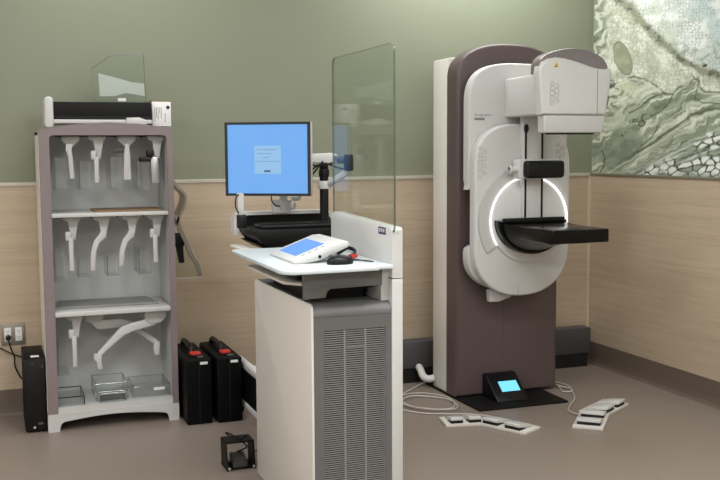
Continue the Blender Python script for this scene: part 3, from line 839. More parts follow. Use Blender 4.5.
W.part('column', box(BM(), 1.38, 1.48, 4.50, 4.58, 0.262, 0.955, 0.01), WHITE)
W.part('foot_crossbar', box(BM(), 1.20, 1.60, 4.70, 4.80, 0.062, 0.095, 0.006), WHITE)
for x0, x1 in ((1.176, 1.212), (1.59, 1.626)):
    fr2 = W.part('foot_rail', box(BM(), x0, x1, 4.46, 5.06, 0.058, 0.094, 0.012, 3), WHITE)
    W.part('upper_rail', box(BM(), x0, x1, 4.50, 5.04, 0.256, 0.302, 0.016, 3), WHITE)
    W.part('side_skirt', box(BM(), x0 + 0.006, x1 - 0.006, 4.52, 5.0, 0.094, 0.256), BLACK)
    for y in (4.52, 5.0):
        xm = (x0 + x1) / 2
        k = BM(); cyl(k, (xm - .011, y, .029), (xm + .011, y, .029), 0.029, seg=18, b=0.004)
        W.part('caster', k, BLACK)
W.part('column_shoe', box(BM(), 1.37, 1.49, 4.49, 4.80, 0.24, 0.268, 0.006), WHITE)
W.part('rear_tie', box(BM(), 1.20, 1.60, 4.72, 4.78, 0.262, 0.296, 0.006), WHITE)
W.part('side_post', prism(BM(), rrect(1.036, 1.066, 1.09, 1.19, 0.008, 4), 'y', 4.34, 4.36, 0.003), LGREY)
W.part('post_clip', box(BM(), 1.036, 1.075, 4.33, 4.37, 1.03, 1.092, 0.004), BLACK)
pw = BM(); tube(pw, [(1.04, 4.335, 1.10), (1.025, 4.335, 1.13), (1.028, 4.335, 1.17), (1.042, 4.337, 1.185)], 0.003, 8, 6)
W.part('post_cable', pw, BLACK)
# black pole, white collar, arms
W.part('pole', cyl(BM(), (1.474, 4.42, 1.02), (1.474, 4.42, 1.345), 0.021, seg=24), BLACK)
W.part('pole_cap', cyl(BM(), (1.474, 4.42, 1.255), (1.474, 4.42, 1.29), 0.0245, seg=24, b=0.003), BLACK)
W.part('collar', cyl(BM(), (1.474, 4.42, 1.198), (1.474, 4.42, 1.236), 0.030, seg=24, b=0.004), WHITE)
ar = BM(); tube(ar, [(1.486, 4.415, 1.217), (1.515, 4.36, 1.245), (1.548, 4.32, 1.278), (1.552, 4.31, 1.30)], 0.017, 12, 6)
W.part('lower_arm', ar, WHITE)
W.part('elbow', cyl(BM(), (1.555, 4.30, 1.285), (1.555, 4.30, 1.36), 0.022, seg=20, b=0.004), BLACK)
ua = BM(); prism(ua, [(1.36, 1.325), (1.36, 1.362), (1.49, 1.367), (1.518, 1.362), (1.534, 1.345), (1.527, 1.325), (1.51, 1.318)], 'y', 4.36, 4.40, 0.006, 3)
ua_ = W.part('upper_arm', ua, WHITE)
W.part('pivot', cyl(BM(), (1.512, 4.361, 1.343), (1.512, 4.353, 1.343), 0.012, seg=16, b=0.002), MGREY, parent=ua_)
W.part('arm_link', cyl(BM(), (1.53, 4.37, 1.335), (1.555, 4.31, 1.335), 0.018, seg=14), DGREY)
wc = BM()
tube(wc, [(1.38, 4.37, 1.345), (1.40, 4.34, 1.31), (1.45, 4.33, 1.32), (1.51, 4.335, 1.30), (1.55, 4.30, 1.29)], 0.004, 8, 6)
tube(wc, [(1.38, 4.36, 1.28), (1.42, 4.34, 1.31), (1.46, 4.33, 1.315), (1.50, 4.335, 1.325)], 0.004, 8, 6)
tube(wc, [(1.385, 4.37, 1.25), (1.41, 4.34, 1.29), (1.44, 4.33, 1.33)], 0.004, 8, 6)
W.part('arm_cable', wc, BLACK)
# monitor stem bracket
sb = BM()
box(sb, 1.235, 1.325, 4.46, 4.50, 1.085, 1.15, 0.008); box(sb, 1.268, 1.305, 4.455, 4.475, 1.10, 1.19, 0.006)
W.part('monitor_bracket', sb, WHITE)
sk = BM(); cyl(sk, (1.325, 4.46, 1.155), (1.36, 4.45, 1.155), 0.012, seg=14, b=0.002); cyl(sk, (1.355, 4.45, 1.145), (1.36, 4.448, 1.17), 0.010, seg=12)
cyl(sk, (1.32, 4.45, 1.12), (1.335, 4.44, 1.12), 0.018, seg=14, b=0.003)
W.part('bracket_knob', sk, WHITE)
sc_ = BM(); tube(sc_, [(1.225, 4.45, 1.185), (1.222, 4.44, 1.15), (1.24, 4.44, 1.125), (1.265, 4.45, 1.12)], 0.003, 8, 6)
W.part('bracket_cable', sc_, BLACK)

KB = Thing('keyboard', 'black keyboard on the dark desk of the rear workstation', 'keyboard', (1.34, 4.33, 1.029))
kbb = BM(); box(kbb, 1.125, 1.53, 4.26, 4.40, 1.029, 1.046, 0.005)
kbody = KB.part('body', kbb, BLACK)
kk = BM()
for r in range(5):
    for c in range(15):
        box(kk, 1.137 + c * 0.0258, 1.137 + c * 0.0258 + 0.021, 4.272 + r * 0.024, 4.272 + r * 0.024 + 0.019, 1.046, 1.050)
KB.part('keys', kk, MATTB)

# monitor (rotated a little to the operator's side)
MO = Thing('monitor', 'flat monitor showing a plain blue screen with a small dialog box', 'monitor', (1.19, 4.41, 1.165))
ang = math.radians(-31)
MC = (1.198, 4.41, 1.341)
def mbox(x0, x1, y0, y1, z0, z1, b=0.0):
    t = BM(); box(t, MC[0] + x0, MC[0] + x1, MC[1] + y0, MC[1] + y1, MC[2] + z0, MC[2] + z1, b)
    return rot(t, ang, 'Z', MC)
MWd, MHt = 0.203, 0.1700
MO.part('casing', mbox(-MWd, MWd, 0.004, 0.046, -MHt, MHt, 0.006), WHITE)
fb = BM()
for a in ((-MWd, MWd, -MHt, -MHt + 0.012), (-MWd, MWd, MHt - 0.012, MHt), (-MWd, -MWd + 0.013, -MHt + .012, MHt - .012), (MWd - 0.013, MWd, -MHt + .012, MHt - .012)):
    merge(fb, mbox(a[0], a[1], -0.008, 0.005, a[2], a[3]))
bz = MO.part('bezel', fb, mat('navy_black_bezel', (20, 24, 36), 0.35, var=0.05))
scr = MO.part('screen', mbox(-MWd + 0.012, MWd - 0.012, -0.004, 0.003, -MHt + 0.011, MHt - 0.011), SCRB, label='lit blue screen')
MO.part('dialog', mbox(-0.062, 0.064, -0.0048, -0.0035, -0.068, 0.062), SCRL, parent=scr)
dm = BM()
merge(dm, mbox(-0.016, 0.014, -0.0054, -0.0046, -0.060, -0.051))
merge(dm, mbox(-0.060, 0.062, -0.0054, -0.0046, -0.0105, -0.009))
for i, (a, b) in enumerate(((-0.05, 0.045), (-0.05, 0.02), (-0.022, 0.008))):
    merge(dm, mbox(a, b, -0.0054, -0.0046, 0.043 - i * 0.018, 0.0445 - i * 0.018))
MO.part('dialog_print', dm, SCRT, parent=scr)
MO.part('mount_plate', mbox(-0.06, 0.06, 0.046, 0.07, -0.06, 0.06, 0.004), LGREY)
rn = MO.part('mount_stem', mbox(-0.02, 0.16, 0.05, 0.075, -0.015, 0.02, 0.005), WHITE)

# ------------------------------------------------------------------ storage cabinet
CB = Thing('storage_cabinet', 'tall open white and mauve cabinet of hanging compression paddles', 'cabinet', (0.538, 5.17, 0))
X0, X1, Y0, Y1 = 0.217, 0.862, 4.98, 5.355
CB.part('side_panel', box(BM(), X0, X0 + 0.016, Y0 + 0.0145, Y1, 0.088, 1.478, 0.0), CREAM, label='cream outer side panel')
CB.part('side_panel', box(BM(), X1 - 0.016, X1, Y0 + 0.0145, Y1, 0.088, 1.478, 0.0), CREAM, label='cream outer side panel')
CB.part('back_panel', box(BM(), X0 + 0.016, X1 - 0.016, Y1 - 0.016, Y1, 0.088, 1.478), CABI)
ins = BM(); box(ins, X0 + 0.016, X0 + 0.024, Y0 + 0.0145, Y1 - 0.016, 0.118, 1.46); box(ins, X1 - 0.024, X1 - 0.016, Y0 + 0.0145, Y1 - 0.016, 0.118, 1.46)
CB.part('inner_lining', ins, CABI)
fm = BM()
box(fm, X0 + 0.002, 0.268, Y0, Y0 + 0.014, 0.088, 1.44, 0.0); box(fm, 0.832, X1, Y0, Y0 + 0.014, 0.088, 1.44, 0.0)
top = [(X0 + 0.002, 1.44), (0.268, 1.44), (0.272, 1.453), (0.284, 1.459), (0.816, 1.459), (0.828, 1.453), (0.832, 1.44), (X1, 1.44), (X1, 1.495), (0.70, 1.515), (0.54, 1.522), (0.38, 1.512), (0.228, 1.488), (X0 + 0.002, 1.48)]
prism(fm, top, 'y', Y0, Y0 + 0.016)
CB.part('face_frame', fm, CABF, label='mauve grey front frame')
tpc = BM(); prism(tpc, [(X0, 1.462), (X1, 1.462), (X1, 1.490), (0.70, 1.510), (0.54, 1.516), (0.38, 1.506), (X0, 1.476)], 'y', Y0 + 0.016, Y1)
CB.part('top_board', tpc, CABF)
sh1 = BM(); box(sh1, 0.2685, 0.8315, Y0 + 0.002, Y1 - 0.016, 1.060, 1.078, 0.002)
CB.part('shelf', sh1, WHITE)
sh2 = BM(); box(sh2, 0.2685, 0.8315, Y0 + 0.002, Y1 - 0.016, 0.570, 0.593, 0.002)
CB.part('shelf', sh2, WHITE)
bsb = BM()
bpz = [(X0, 0.0), (X0, 0.087), (X1, 0.087), (X1, 0.0), (0.812, 0.0)] + [(0.812 - 0.02 * (1 - math.cos(math.radians(a))), 0.045 * math.sin(math.radians(a))) for a in (30, 60, 85)]
ar2 = [(0.78 - 0.48 * k / 14, 0.048 + 0.018 * math.sin(PI * k / 14)) for k in range(15)]
bpz += ar2 + [(0.272 + 0.02 * (1 - math.cos(math.radians(a))), 0.045 * math.sin(math.radians(a))) for a in (85, 60, 30)] + [(0.272, 0.0)]
prism(bsb, bpz, 'y', Y0 - 0.006, Y0 + 0.02)
CB.part('base', bsb, WHITE, label='white arched plinth')
bb = BM(); box(bb, X0, X1, Y0 + 0.02, Y1, 0.068, 0.087); box(bb, X0, X0 + 0.03, Y0 + 0.02, Y1, 0, 0.068); box(bb, X1 - 0.03, X1, Y0 + 0.02, Y1, 0, 0.068)
CB.part('plinth_frame', bb, WHITE)
CB.part('bottom_board', box(BM(), 0.268, 0.832, Y0 + 0.001, Y0 + 0.02, 0.088, 0.118), WHITE)
CB.part('bottom_board', box(BM(), X0 + 0.016, X1 - 0.016, Y0 + 0.02, Y1 - 0.016, 0.088, 0.118), WHITE)
# hanging rails under top and shelves
for z in (1.453, 1.053, 0.563):
    rb_ = BM(); box(rb_, 0.30, 0.815, 5.085, 5.115, z, z + 0.007)
    for i in range(8): cyl(rb_, (0.33 + i * 0.065, 5.075, z - 0.004), (0.33 + i * 0.065, 5.075, z + 0.005), 0.006, seg=10)
    CB.part('hanging_rail', rb_, MATTB)

# hanging compression paddles
PGRP = 'compression paddles hanging in the cabinet'
def paddle(x, ztop, style, label, plate=(0.20, 0.24), armlen=0.12, zbot=None):
    y = 5.08
    T = Thing('compression_paddle', label, 'paddle', (x, y, ztop), PGRP)
    mt = BM()
    if style in ('wide', 'blade'):
        prism(mt, [(x - 0.043, ztop), (x - 0.043, ztop - 0.020), (x - 0.022, ztop - 0.040), (x - 0.010, ztop - 0.052), (x + 0.012, ztop - 0.052), (x + 0.022, ztop - 0.040), (x + 0.043, ztop - 0.020), (x + 0.043, ztop)], 'y', y - 0.02, y + 0.03, 0.004)
        za = ztop - 0.048
    else:
        prism(mt, [(x - 0.043, ztop), (x - 0.040, ztop - 0.014), (x - 0.018, ztop - 0.026), (x - 0.008, ztop - 0.09), (x + 0.003, ztop - 0.115), (x + 0.016, ztop - 0.112), (x + 0.024, ztop - 0.06), (x + 0.032, ztop - 0.026), (x + 0.043, ztop - 0.012), (x + 0.043, ztop)], 'y', y - 0.02, y + 0.03, 0.004)
        za = ztop - 0.10
    T.part('mount', mt, GANTG)
    am = BM()
    xe = x
    if style == 'wide':
        prism(am, [(x - 0.022, za + 0.01), (x - 0.024, za - 0.02), (x - 0.014, za - 0.05), (x - 0.008, za - armlen), (x + 0.014, za - armlen), (x + 0.008, za - 0.05), (x + 0.004, za - 0.02), (x + 0.012, za + 0.01)], 'y', y - 0.03, y - 0.012, 0.003)
        xe = x - 0.01
    elif style == 'blade':
        prism(am, [(x - 0.008, za + 0.01), (x - 0.016, za - 0.04), (x - 0.022, za - armlen), (x + 0.016, za - armlen), (x + 0.014, za - 0.04), (x + 0.008, za + 0.01)], 'y', y - 0.03, y - 0.012, 0.003)
        xe = x - 0.015
    elif style == 'straight':
        box(am, x - 0.032, x - 0.006, y - 0.03, y - 0.01, za - 0.015, za + 0.03, 0.004)
        box(am, x - 0.018, x + 0.004, y - 0.032, y - 0.014, za - armlen, za, 0.003)
        xe = x - 0.02
    elif style == 'curved':
        pts = [(x + 0.018, za + 0.03), (x + 0.012, za - 0.005), (x - 0.018, za - 0.03), (x - 0.035, za - 0.075), (x - 0.045, za - armlen), (x - 0.068, za - armlen), (x - 0.062, za - 0.075), (x - 0.045, za - 0.02), (x - 0.02, za + 0.01), (x - 0.010, za + 0.03)]
        prism(am, pts, 'y', y - 0.03, y - 0.012, 0.003)
        xe = x - 0.055
    elif style == 'clip':
        prism(am, [(x - 0.03, za - 0.02), (x - 0.028, za - armlen + .005), (x - 0.02, za - armlen), (x + 0.012, za - armlen + .002), (x + 0.010, za - 0.03), (x + 0.002, za - 0.005), (x - 0.02, za - 0.002)], 'y', y - 0.035, y - 0.012, 0.004)
        xe = x - 0.03
    T.part('arm', am, SILV if style == 'clip' else WHITE, label='silver arm' if style == 'clip' else None)
    if style == 'clip':
        ck = BM(); box(ck, x - 0.085, x - 0.02, y - 0.03, y + 0.02, za - 0.03, za - 0.005, 0.006); box(ck, x - 0.05, x - 0.015, y - 0.025, y, za - 0.005, za + 0.03, 0.005)
        T.part('clip', ck, BLACK, label='black clip')
    if style == 'blade':
        ck = BM(); box(ck, x - 0.068, x - 0.014, y - 0.01, y + 0.03, za - 0.035, za - 0.012, 0.004)
        T.part('clip', ck, DGREY, label='grey clip')
    # clear plate: shallow tray standing on edge, depth into the cabinet
    h, d = plate
    zt = za - 0.035 if zbot is None else zbot + h
    zb = zt - h
    xa = xe - 0.07; xb = xe - 0.012
    pt = BM()
    box(pt, xa, xa + 0.003, y - 0.03, y - 0.03 + d, zb, zt)
    box(pt, xa, xb, y - 0.03, y - 0.027, zb, zt - 0.01)
    box(pt, xa, xb, y - 0.03, y - 0.03 + d, zb, zb + 0.003)
    box(pt, xa, xb, y - 0.033 + d, y - 0.03 + d, zb, zt - 0.01)
    T.part('plate', pt, TRAYC, smooth=False, label='clear plastic plate')
    ed = BM()
    box(ed, xb - 0.002, xb, y - 0.032, y - 0.028, zb, zt - 0.01); box(ed, xa - 0.001, xa + 0.002, y - 0.032, y - 0.028, zb, zt)
    box(ed, xa, xb, y - 0.032, y - 0.029, zb, zb + 0.003)
    T.part('plate_edge', ed, TEDG, smooth=False)
    dl = BM()
    box(dl, xa - 0.001, xa + 0.0005, y - 0.0335, y - 0.032, zb, zt); box(dl, xa + 0.018, xa + 0.0192, y - 0.033 + d, y - 0.030 + d, zb, zt - 0.01)
    T.part('plate_line', dl, DLINE, smooth=False)
    return T
zt = 1.455
paddle(0.372, zt, 'wide', 'leftmost paddle on the top rail, plain white stalk', (0.17, 0.22), 0.16, 1.19)
paddle(0.500, zt, 'straight', 'second paddle from the left on the top rail, thin straight white stalk', (0.15, 0.22), 0.13, 1.19)
paddle(0.645, zt, 'blade', 'third paddle from the left on the top rail, broad white blade and grey clip', (0.17, 0.22), 0.17, 1.19)
paddle(0.790, zt, 'clip', 'rightmost paddle on the top rail, silver arm with black clip', (0.15, 0.22), 0.14, 1.19)
zt = 1.055
paddle(0.366, zt, 'straight', 'leftmost paddle on the middle rail, straight white stalk', (0.16, 0.22), 0.165, 0.735)
paddle(0.515, zt, 'curved', 'second paddle from the left on the middle rail, curved white stalk', (0.09, 0.15), 0.17, 0.755)
paddle(0.655, zt, 'curved', 'third paddle from the left on the middle rail, short curved white stalk', (0.10, 0.15), 0.15, 0.755)
paddle(0.780, zt, 'straight', 'rightmost paddle on the middle rail, short straight white stalk', (0.13, 0.22), 0.14, 0.755)
paddle(0.366, 0.563, 'straight', 'paddle hanging on the bottom rail beside the crossed arms', (0.17, 0.22), 0.16, 0.265)

# the two long crossed arms under the lower shelf
def long_arm(label, mount, path, tip, loc, y):
    T = Thing('support_arm', label, 'arm', loc, 'crossed white arms under the lower shelf')
    m = BM(); prism(m, mount, 'y', y - 0.025, y + 0.02, 0.008, 3)
    T.part('mount', m, GANTG)
    a = BM(); prism(a, path, 'y', y - 0.02, y + 0.012, 0.006, 3)
    T.part('beam', a, GANTW)
    t = BM(); prism(t, tip, 'y', y - 0.03, y + 0.01, 0.004)
    T.part('foot', t, WHITE)
    return T
long_arm('front one of the crossed white arms, running down to the left',
         [(0.715, 0.569), (0.705, 0.545), (0.715, 0.515), (0.74, 0.495), (0.79, 0.50), (0.818, 0.53), (0.822, 0.569)],
         [(0.735, 0.545), (0.70, 0.520), (0.63, 0.505), (0.59, 0.490), (0.475, 0.373), (0.455, 0.345), (0.485, 0.345), (0.505, 0.365), (0.60, 0.445), (0.65, 0.465), (0.76, 0.49), (0.77, 0.53)],
         [(0.452, 0.365), (0.450, 0.335), (0.462, 0.325), (0.468, 0.285), (0.492, 0.285), (0.487, 0.325), (0.49, 0.360)], (0.62, 5.06, 0.28), 5.06)
long_arm('rear one of the crossed white arms, running down to the right',
         [(0.425, 0.569), (0.415, 0.545), (0.425, 0.515), (0.455, 0.50), (0.50, 0.51), (0.52, 0.54), (0.52, 0.569)],
         [(0.43, 0.525), (0.46, 0.495), (0.48, 0.470), (0.56, 0.472), (0.62, 0.475), (0.695, 0.430), (0.775, 0.365), (0.795, 0.385), (0.73, 0.440), (0.645, 0.505), (0.60, 0.522), (0.51, 0.522), (0.49, 0.54)],
         [(0.765, 0.385), (0.762, 0.335), (0.768, 0.315), (0.792, 0.315), (0.796, 0.385), (0.782, 0.39)], (0.6, 5.15, 0.31), 5.15)

# clear trays in the bottom of the cabinet
def clear_tray(name, label, x0, x1, y0, y1, z0, h, m, em, rim=0.003, flange=0.0, dark=None):
    T = Thing(name, label, 'tray', ((x0 + x1) / 2, (y0 + y1) / 2, z0), 'clear trays on the cabinet floor')
    b = BM(); w = 0.003
    box(b, x0, x1, y0, y1, z0, z0 + w); box(b, x0, x1, y0, y0 + w, z0, z0 + h); box(b, x0, x1, y1 - w, y1, z0, z0 + h)
    box(b, x0, x0 + w, y0, y1, z0, z0 + h); box(b, x1 - w, x1, y0, y1, z0, z0 + h)
    T.part('shell', b, m, smooth=False)
    r = BM()
    P = [(x0, y0, z0 + h), (x1, y0, z0 + h), (x1, y1, z0 + h), (x0, y1, z0 + h)]
    tube(r, P, rim, 6, 0, True)
    for a in P: tube(r, [a, (a[0], a[1], z0)], rim * .8, 6, 0)
    T.part('rim', r, dark or em, smooth=False)
    return T
ct = clear_tray('clear_tray', 'clear tray with black edging at the left of the cabinet floor', 0.262, 0.395, 5.0, 5.22, 0.1185, 0.045, TRAYC, TEDG, 0.003, dark=BLACK)
clear_tray('clear_tray', 'empty clear box in the middle of the cabinet floor', 0.455, 0.615, 5.05, 5.27, 0.1185, 0.085, TRAYC, TEDG, 0.0025)
clear_tray('clear_tray', 'small shallow clear tray in front of the taller clear box', 0.47, 0.60, 5.004, 5.046, 0.1185, 0.045, TRAYC, TEDG, 0.0025)
T4 = clear_tray('clear_tray', 'wide shallow clear tray with a white tag at the right of the cabinet floor', 0.645, 0.83, 5.04, 5.29, 0.1185, 0.055, TRAYC, TEDG, 0.0025)
T4.part('tag', box(BM(), 0.745, 0.80, 5.034, 5.039, 0.152, 0.166), PAPER, label='white tag')

# boards on the shelves
solo('card_folder', box(BM(), 0.475, 0.815, 5.03, 5.27, 1.078, 1.086, 0.002), BRN, 'thin brown card folder lying on the upper shelf of the cabinet', 'folder', (0.645, 5.15, 1.078))
gs_ = BM(); prism(gs_, [(0.30, 5.30), (0.755, 5.30), (0.79, 5.07), (0.28, 5.07)], 'z', 0.593, 0.606, 0.003)
solo('grey_pad', gs_, mat('grey_pad_rubber', (136, 136, 134), 0.5), 'flat grey pad lying on the lower shelf of the cabinet', 'pad', (0.53, 5.18, 0.593))

# ---- on top of the cabinet
ST = Thing('magnification_stand', 'white stand with a black slab lying on top of the cabinet', 'stand', (0.52, 5.12, 1.5))
ub = BM(); box(ub, 0.262, 0.766, 5.012, 5.22, 1.5165, 1.536, 0.003)
ST.part('base', ub, WHITE)
uu = BM(); prism(uu, rrect(0.252, 0.294, 1.494, 1.645, 0.018, 5), 'y', 5.0, 5.22, 0.008, 3)
ST.part('upright', uu, WHITE)
sb_ = BM(); prism(sb_, [(0.294, 1.537), (0.294, 1.622), (0.766, 1.622), (0.766, 1.537)], 'y', 5.02, 5.21, 0.002)
ST.part('slab', sb_, MATTB, label='black slab')
ST.part('lip', box(BM(), 0.296, 0.764, 5.016, 5.021, 1.537, 1.553), BLACK)
ST.part('latch_block', prism(BM(), [(0.635, 1.512), (0.64, 1.545), (0.70, 1.547), (0.735, 1.535), (0.74, 1.512)], 'y', 4.992, 5.03, 0.004), WHITE)

AP = Thing('acrylic_paddle', 'clear angular plastic paddle standing on the black slab above the cabinet', 'paddle', (0.62, 5.13, 1.624))
ap = BM(); prism(ap, [(0.50, 1.626), (0.486, 1.79), (0.59, 1.862), (0.745, 1.868), (0.757, 1.626)], 'y', 5.13, 5.136)
rot(ap, math.radians(5), 'X', (0, 5.13, 1.626))
AP.part('sheet', ap, ACRY, smooth=False, edge_mat=AEDG, axis='y')
rim_ = BM(); 
ring = [(0.486, 1.79), (0.59, 1.862), (0.745, 1.868), (0.757, 1.626)]
tube(rim_, [(a, 5.128, b) for a, b in ring], 0.0022, 6, 0); rot(rim_, math.radians(5), 'X', (0, 5.13, 1.626))
AP.part('edge', rim_, AEDG, smooth=False)
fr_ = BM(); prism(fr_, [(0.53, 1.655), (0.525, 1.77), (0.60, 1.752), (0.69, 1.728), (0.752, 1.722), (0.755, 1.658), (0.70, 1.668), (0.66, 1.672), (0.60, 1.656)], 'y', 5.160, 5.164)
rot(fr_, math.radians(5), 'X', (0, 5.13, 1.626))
AP.part('reflection_sheet', fr_, REFL, smooth=False, label='milky white patch painted as a ceiling light reflection')  # added milky sheet paints a ceiling light's reflection on the clear paddle
fl = BM(); box(fl, 0.50, 0.757, 5.128, 5.20, 1.624, 1.629)
AP.part('flange', fl, ACRY, smooth=False)
AP.part('tag', box(BM(), 0.615, 0.655, 5.121, 5.125, 1.632, 1.648), PAPER, label='white tag')

BX = Thing('carton', 'small white carton with printed label standing on the right of the cabinet top', 'box', (0.822, 5.12, 1.495))
bx_ = BM(); box(bx_, 0.774, 0.868, 5.05, 5.19, 1.505, 1.628, 0.001)
BX.part('box', bx_, PAPER)
BX.part('lid', box(BM(), 0.7735, 0.8685, 5.052, 5.191, 1.628, 1.634), BRN, label='brown cardboard lid')
pr = BM()
for i in range(5):
    L_ = [0.07, 0.05, 0.06, 0.03, 0.055][i]
    box(pr, 0.786 + i * 0.008, 0.7885 + i * 0.008, 5.0490, 5.0502, 1.600 - L_, 1.600)
for i in range(6): box(pr, 0.836, 0.8405, 5.0490, 5.0502, 1.525 + i * 0.008, 1.530 + i * 0.008)
BX.part('print', pr, GLINE)
BX.part('logo', cyl(BM(), (0.853, 5.0502, 1.600), (0.853, 5.0488, 1.600), 0.009, seg=20), INK)

# ---- paddles hanging outside on the cabinet's right side
H = Thing('curved_paddle', 'smoky clear curved paddle hanging on the outside right of the cabinet', 'paddle', (0.94, 5.14, 0.9))
def ribbon(bm, pts, y0, y1, w):
    t = BM(); P = smooth_pts([(a, 0, b) for a, b in pts], 6)
    N = len(P); O = []; I = []
    for i in range(N):
        d = (P[min(i + 1, N - 1)] - P[max(i - 1, 0)]).normalized(); nn = Vector((-d.z, 0, d.x)) * w / 2
        O.append((P[i].x + nn.x, P[i].z + nn.z)); I.append((P[i].x - nn.x, P[i].z - nn.z))
    strip_prism(t, O, I, 'y', y0, y1)
    return merge(bm, t)
hb_ = BM(); ribbon(hb_, [(0.872, 1.235), (0.895, 1.195), (0.935, 1.150), (0.925, 1.09), (0.895, 1.03), (0.882, 0.99)], 5.06, 5.22, 0.012)
H.part('upper_curve', hb_, STEEL, label='shiny curved metal band')
hl = BM(); ribbon(hl, [(0.885, 1.05), (0.905, 0.975), (0.945, 0.88), (0.965, 0.83), (0.99, 0.79), (1.005, 0.73)], 5.06, 5.10, 0.020)
H.part('strap', hl, STEEL, label='metal strap')
hc = BM(); box(hc, 0.872, 0.925, 5.07, 5.12, 0.885, 0.955, 0.008); prism(hc, [(0.885, 0.89), (0.90, 0.80), (0.925, 0.80), (0.92, 0.89)], 'y', 5.08, 5.11)
H.part('clamp', hc, MATTB, label='dark clamp')
hs_ = BM(); prism(hs_, [(0.872, 0.93), (0.872, 0.715), (1.005, 0.715), (1.02, 0.73), (1.015, 0.76), (0.965, 0.87), (0.93, 0.95)], 'y', 5.105, 5.109)
H.part('sheet', hs_, ACRY, smooth=False, edge_mat=AEDG, axis='y')
hr = BM(); tube(hr, [(0.872, 5.106, 0.717), (1.005, 5.106, 0.717), (1.018, 5.106, 0.735), (1.01, 5.106, 0.775), (0.965, 5.106, 0.87)], 0.003, 8, 4)
H.part('edge', hr, LGREY)
hh = BM(); tube(hh, [(0.864, 5.12, 1.20), (0.868, 5.12, 1.245), (0.878, 5.12, 1.255), (0.884, 5.12, 1.235), (0.88, 5.12, 1.215)], 0.004, 8, 5)
H.part('hook', hh, SILV)

# ------------------------------------------------------------------ left: outlet, cord, black tower
O = Thing('wall_outlet', 'steel double power outlet plate low on the oak panel left of the cabinet', 'outlet', (0.077, 5.37, 0.38))
O.part('plate', box(BM(), 0.017, 0.137, 5.362, 5.3705, 0.377, 0.492, 0.003), STEEL)
for x in (0.05, 0.104):
    s_ = O.part('socket', box(BM(), x - 0.017, x + 0.017, 5.358, 5.364, 0.398, 0.470, 0.003), PAPER)
    hs = BM()
    for z in (0.416, 0.450):
        for dx in (-0.006, 0.006): box(hs, x + dx - 0.0012, x + dx + 0.0012, 5.3572, 5.3585, z, z + 0.008)
        cyl(hs, (x, 5.3572, z - 0.006), (x, 5.3585, z - 0.006), 0.0025, seg=10)
    O.part('socket_slots', hs, INK, parent=s_)
PC = Thing('power_cord', 'black power cord plugged into the wall outlet and dropping behind the tower', 'cord', (0.05, 5.34, 0.0))
pp = BM(); cyl(pp, (0.052, 5.357, 0.420), (0.052, 5.325, 0.418), 0.015, 0.012, seg=16, b=0.003)
PC.part('plug', pp, BLACK)
pc = BM(); tube(pc, [(0.052, 5.328, 0.417), (0.056, 5.315, 0.395), (0.065, 5.32, 0.36), (0.078, 5.33, 0.325), (0.078, 5.34, 0.285), (0.085, 5.352, 0.25), (0.11, 5.353, 0.20), (0.15, 5.353, 0.18)], 0.0042, 8, 6)
PC.part('cable', pc, BLACK)
wk = BM(); tube(wk, [(-0.06, 5.35, 0.40), (0.0, 5.345, 0.375), (0.05, 5.345, 0.345), (0.085, 5.353, 0.325), (0.15, 5.358, 0.30)], 0.0035, 8, 6)
solo('loose_cable', wk, BLACK, 'thin black cable running in from the left edge behind the black tower', 'cable', (0.02, 5.34, 0.34))

TW = Thing('computer_tower', 'slim black computer tower on the floor against the left of the cabinet', 'computer', (0.165, 5.14, 0))
tb = BM(); box(tb, 0.112, 0.213, 5.005, 5.34, 0.008, 0.372, 0.005)
TW.part('case', tb, CASEB)
TW.part('bezel', box(BM(), 0.114, 0.211, 4.998, 5.007, 0.010, 0.368, 0.003), BLACK)
fe = BM()
for x in (0.13, 0.20):
    for y in (5.03, 5.31): cyl(fe, (x, y, 0), (x, y, 0.009), 0.009, seg=12)
TW.part('foot', fe, SLOT)
TW.part('label', box(BM(), 0.148, 0.188, 5.03, 5.075, 0.372, 0.3728), PAPER, label='white printed label')
bg = BM(); box(bg, 0.172, 0.196, 4.9972, 4.9985, 0.040, 0.052); box(bg, 0.148, 0.158, 4.9972, 4.9985, 0.342, 0.348); box(bg, 0.196, 0.203, 4.9972, 4.9985, 0.322, 0.338)
TW.part('badge', bg, DGREY)
TW.part('front_socket', cyl(BM(), (0.155, 4.9985, 0.028), (0.155, 4.996, 0.028), 0.006, seg=12), LGREY)

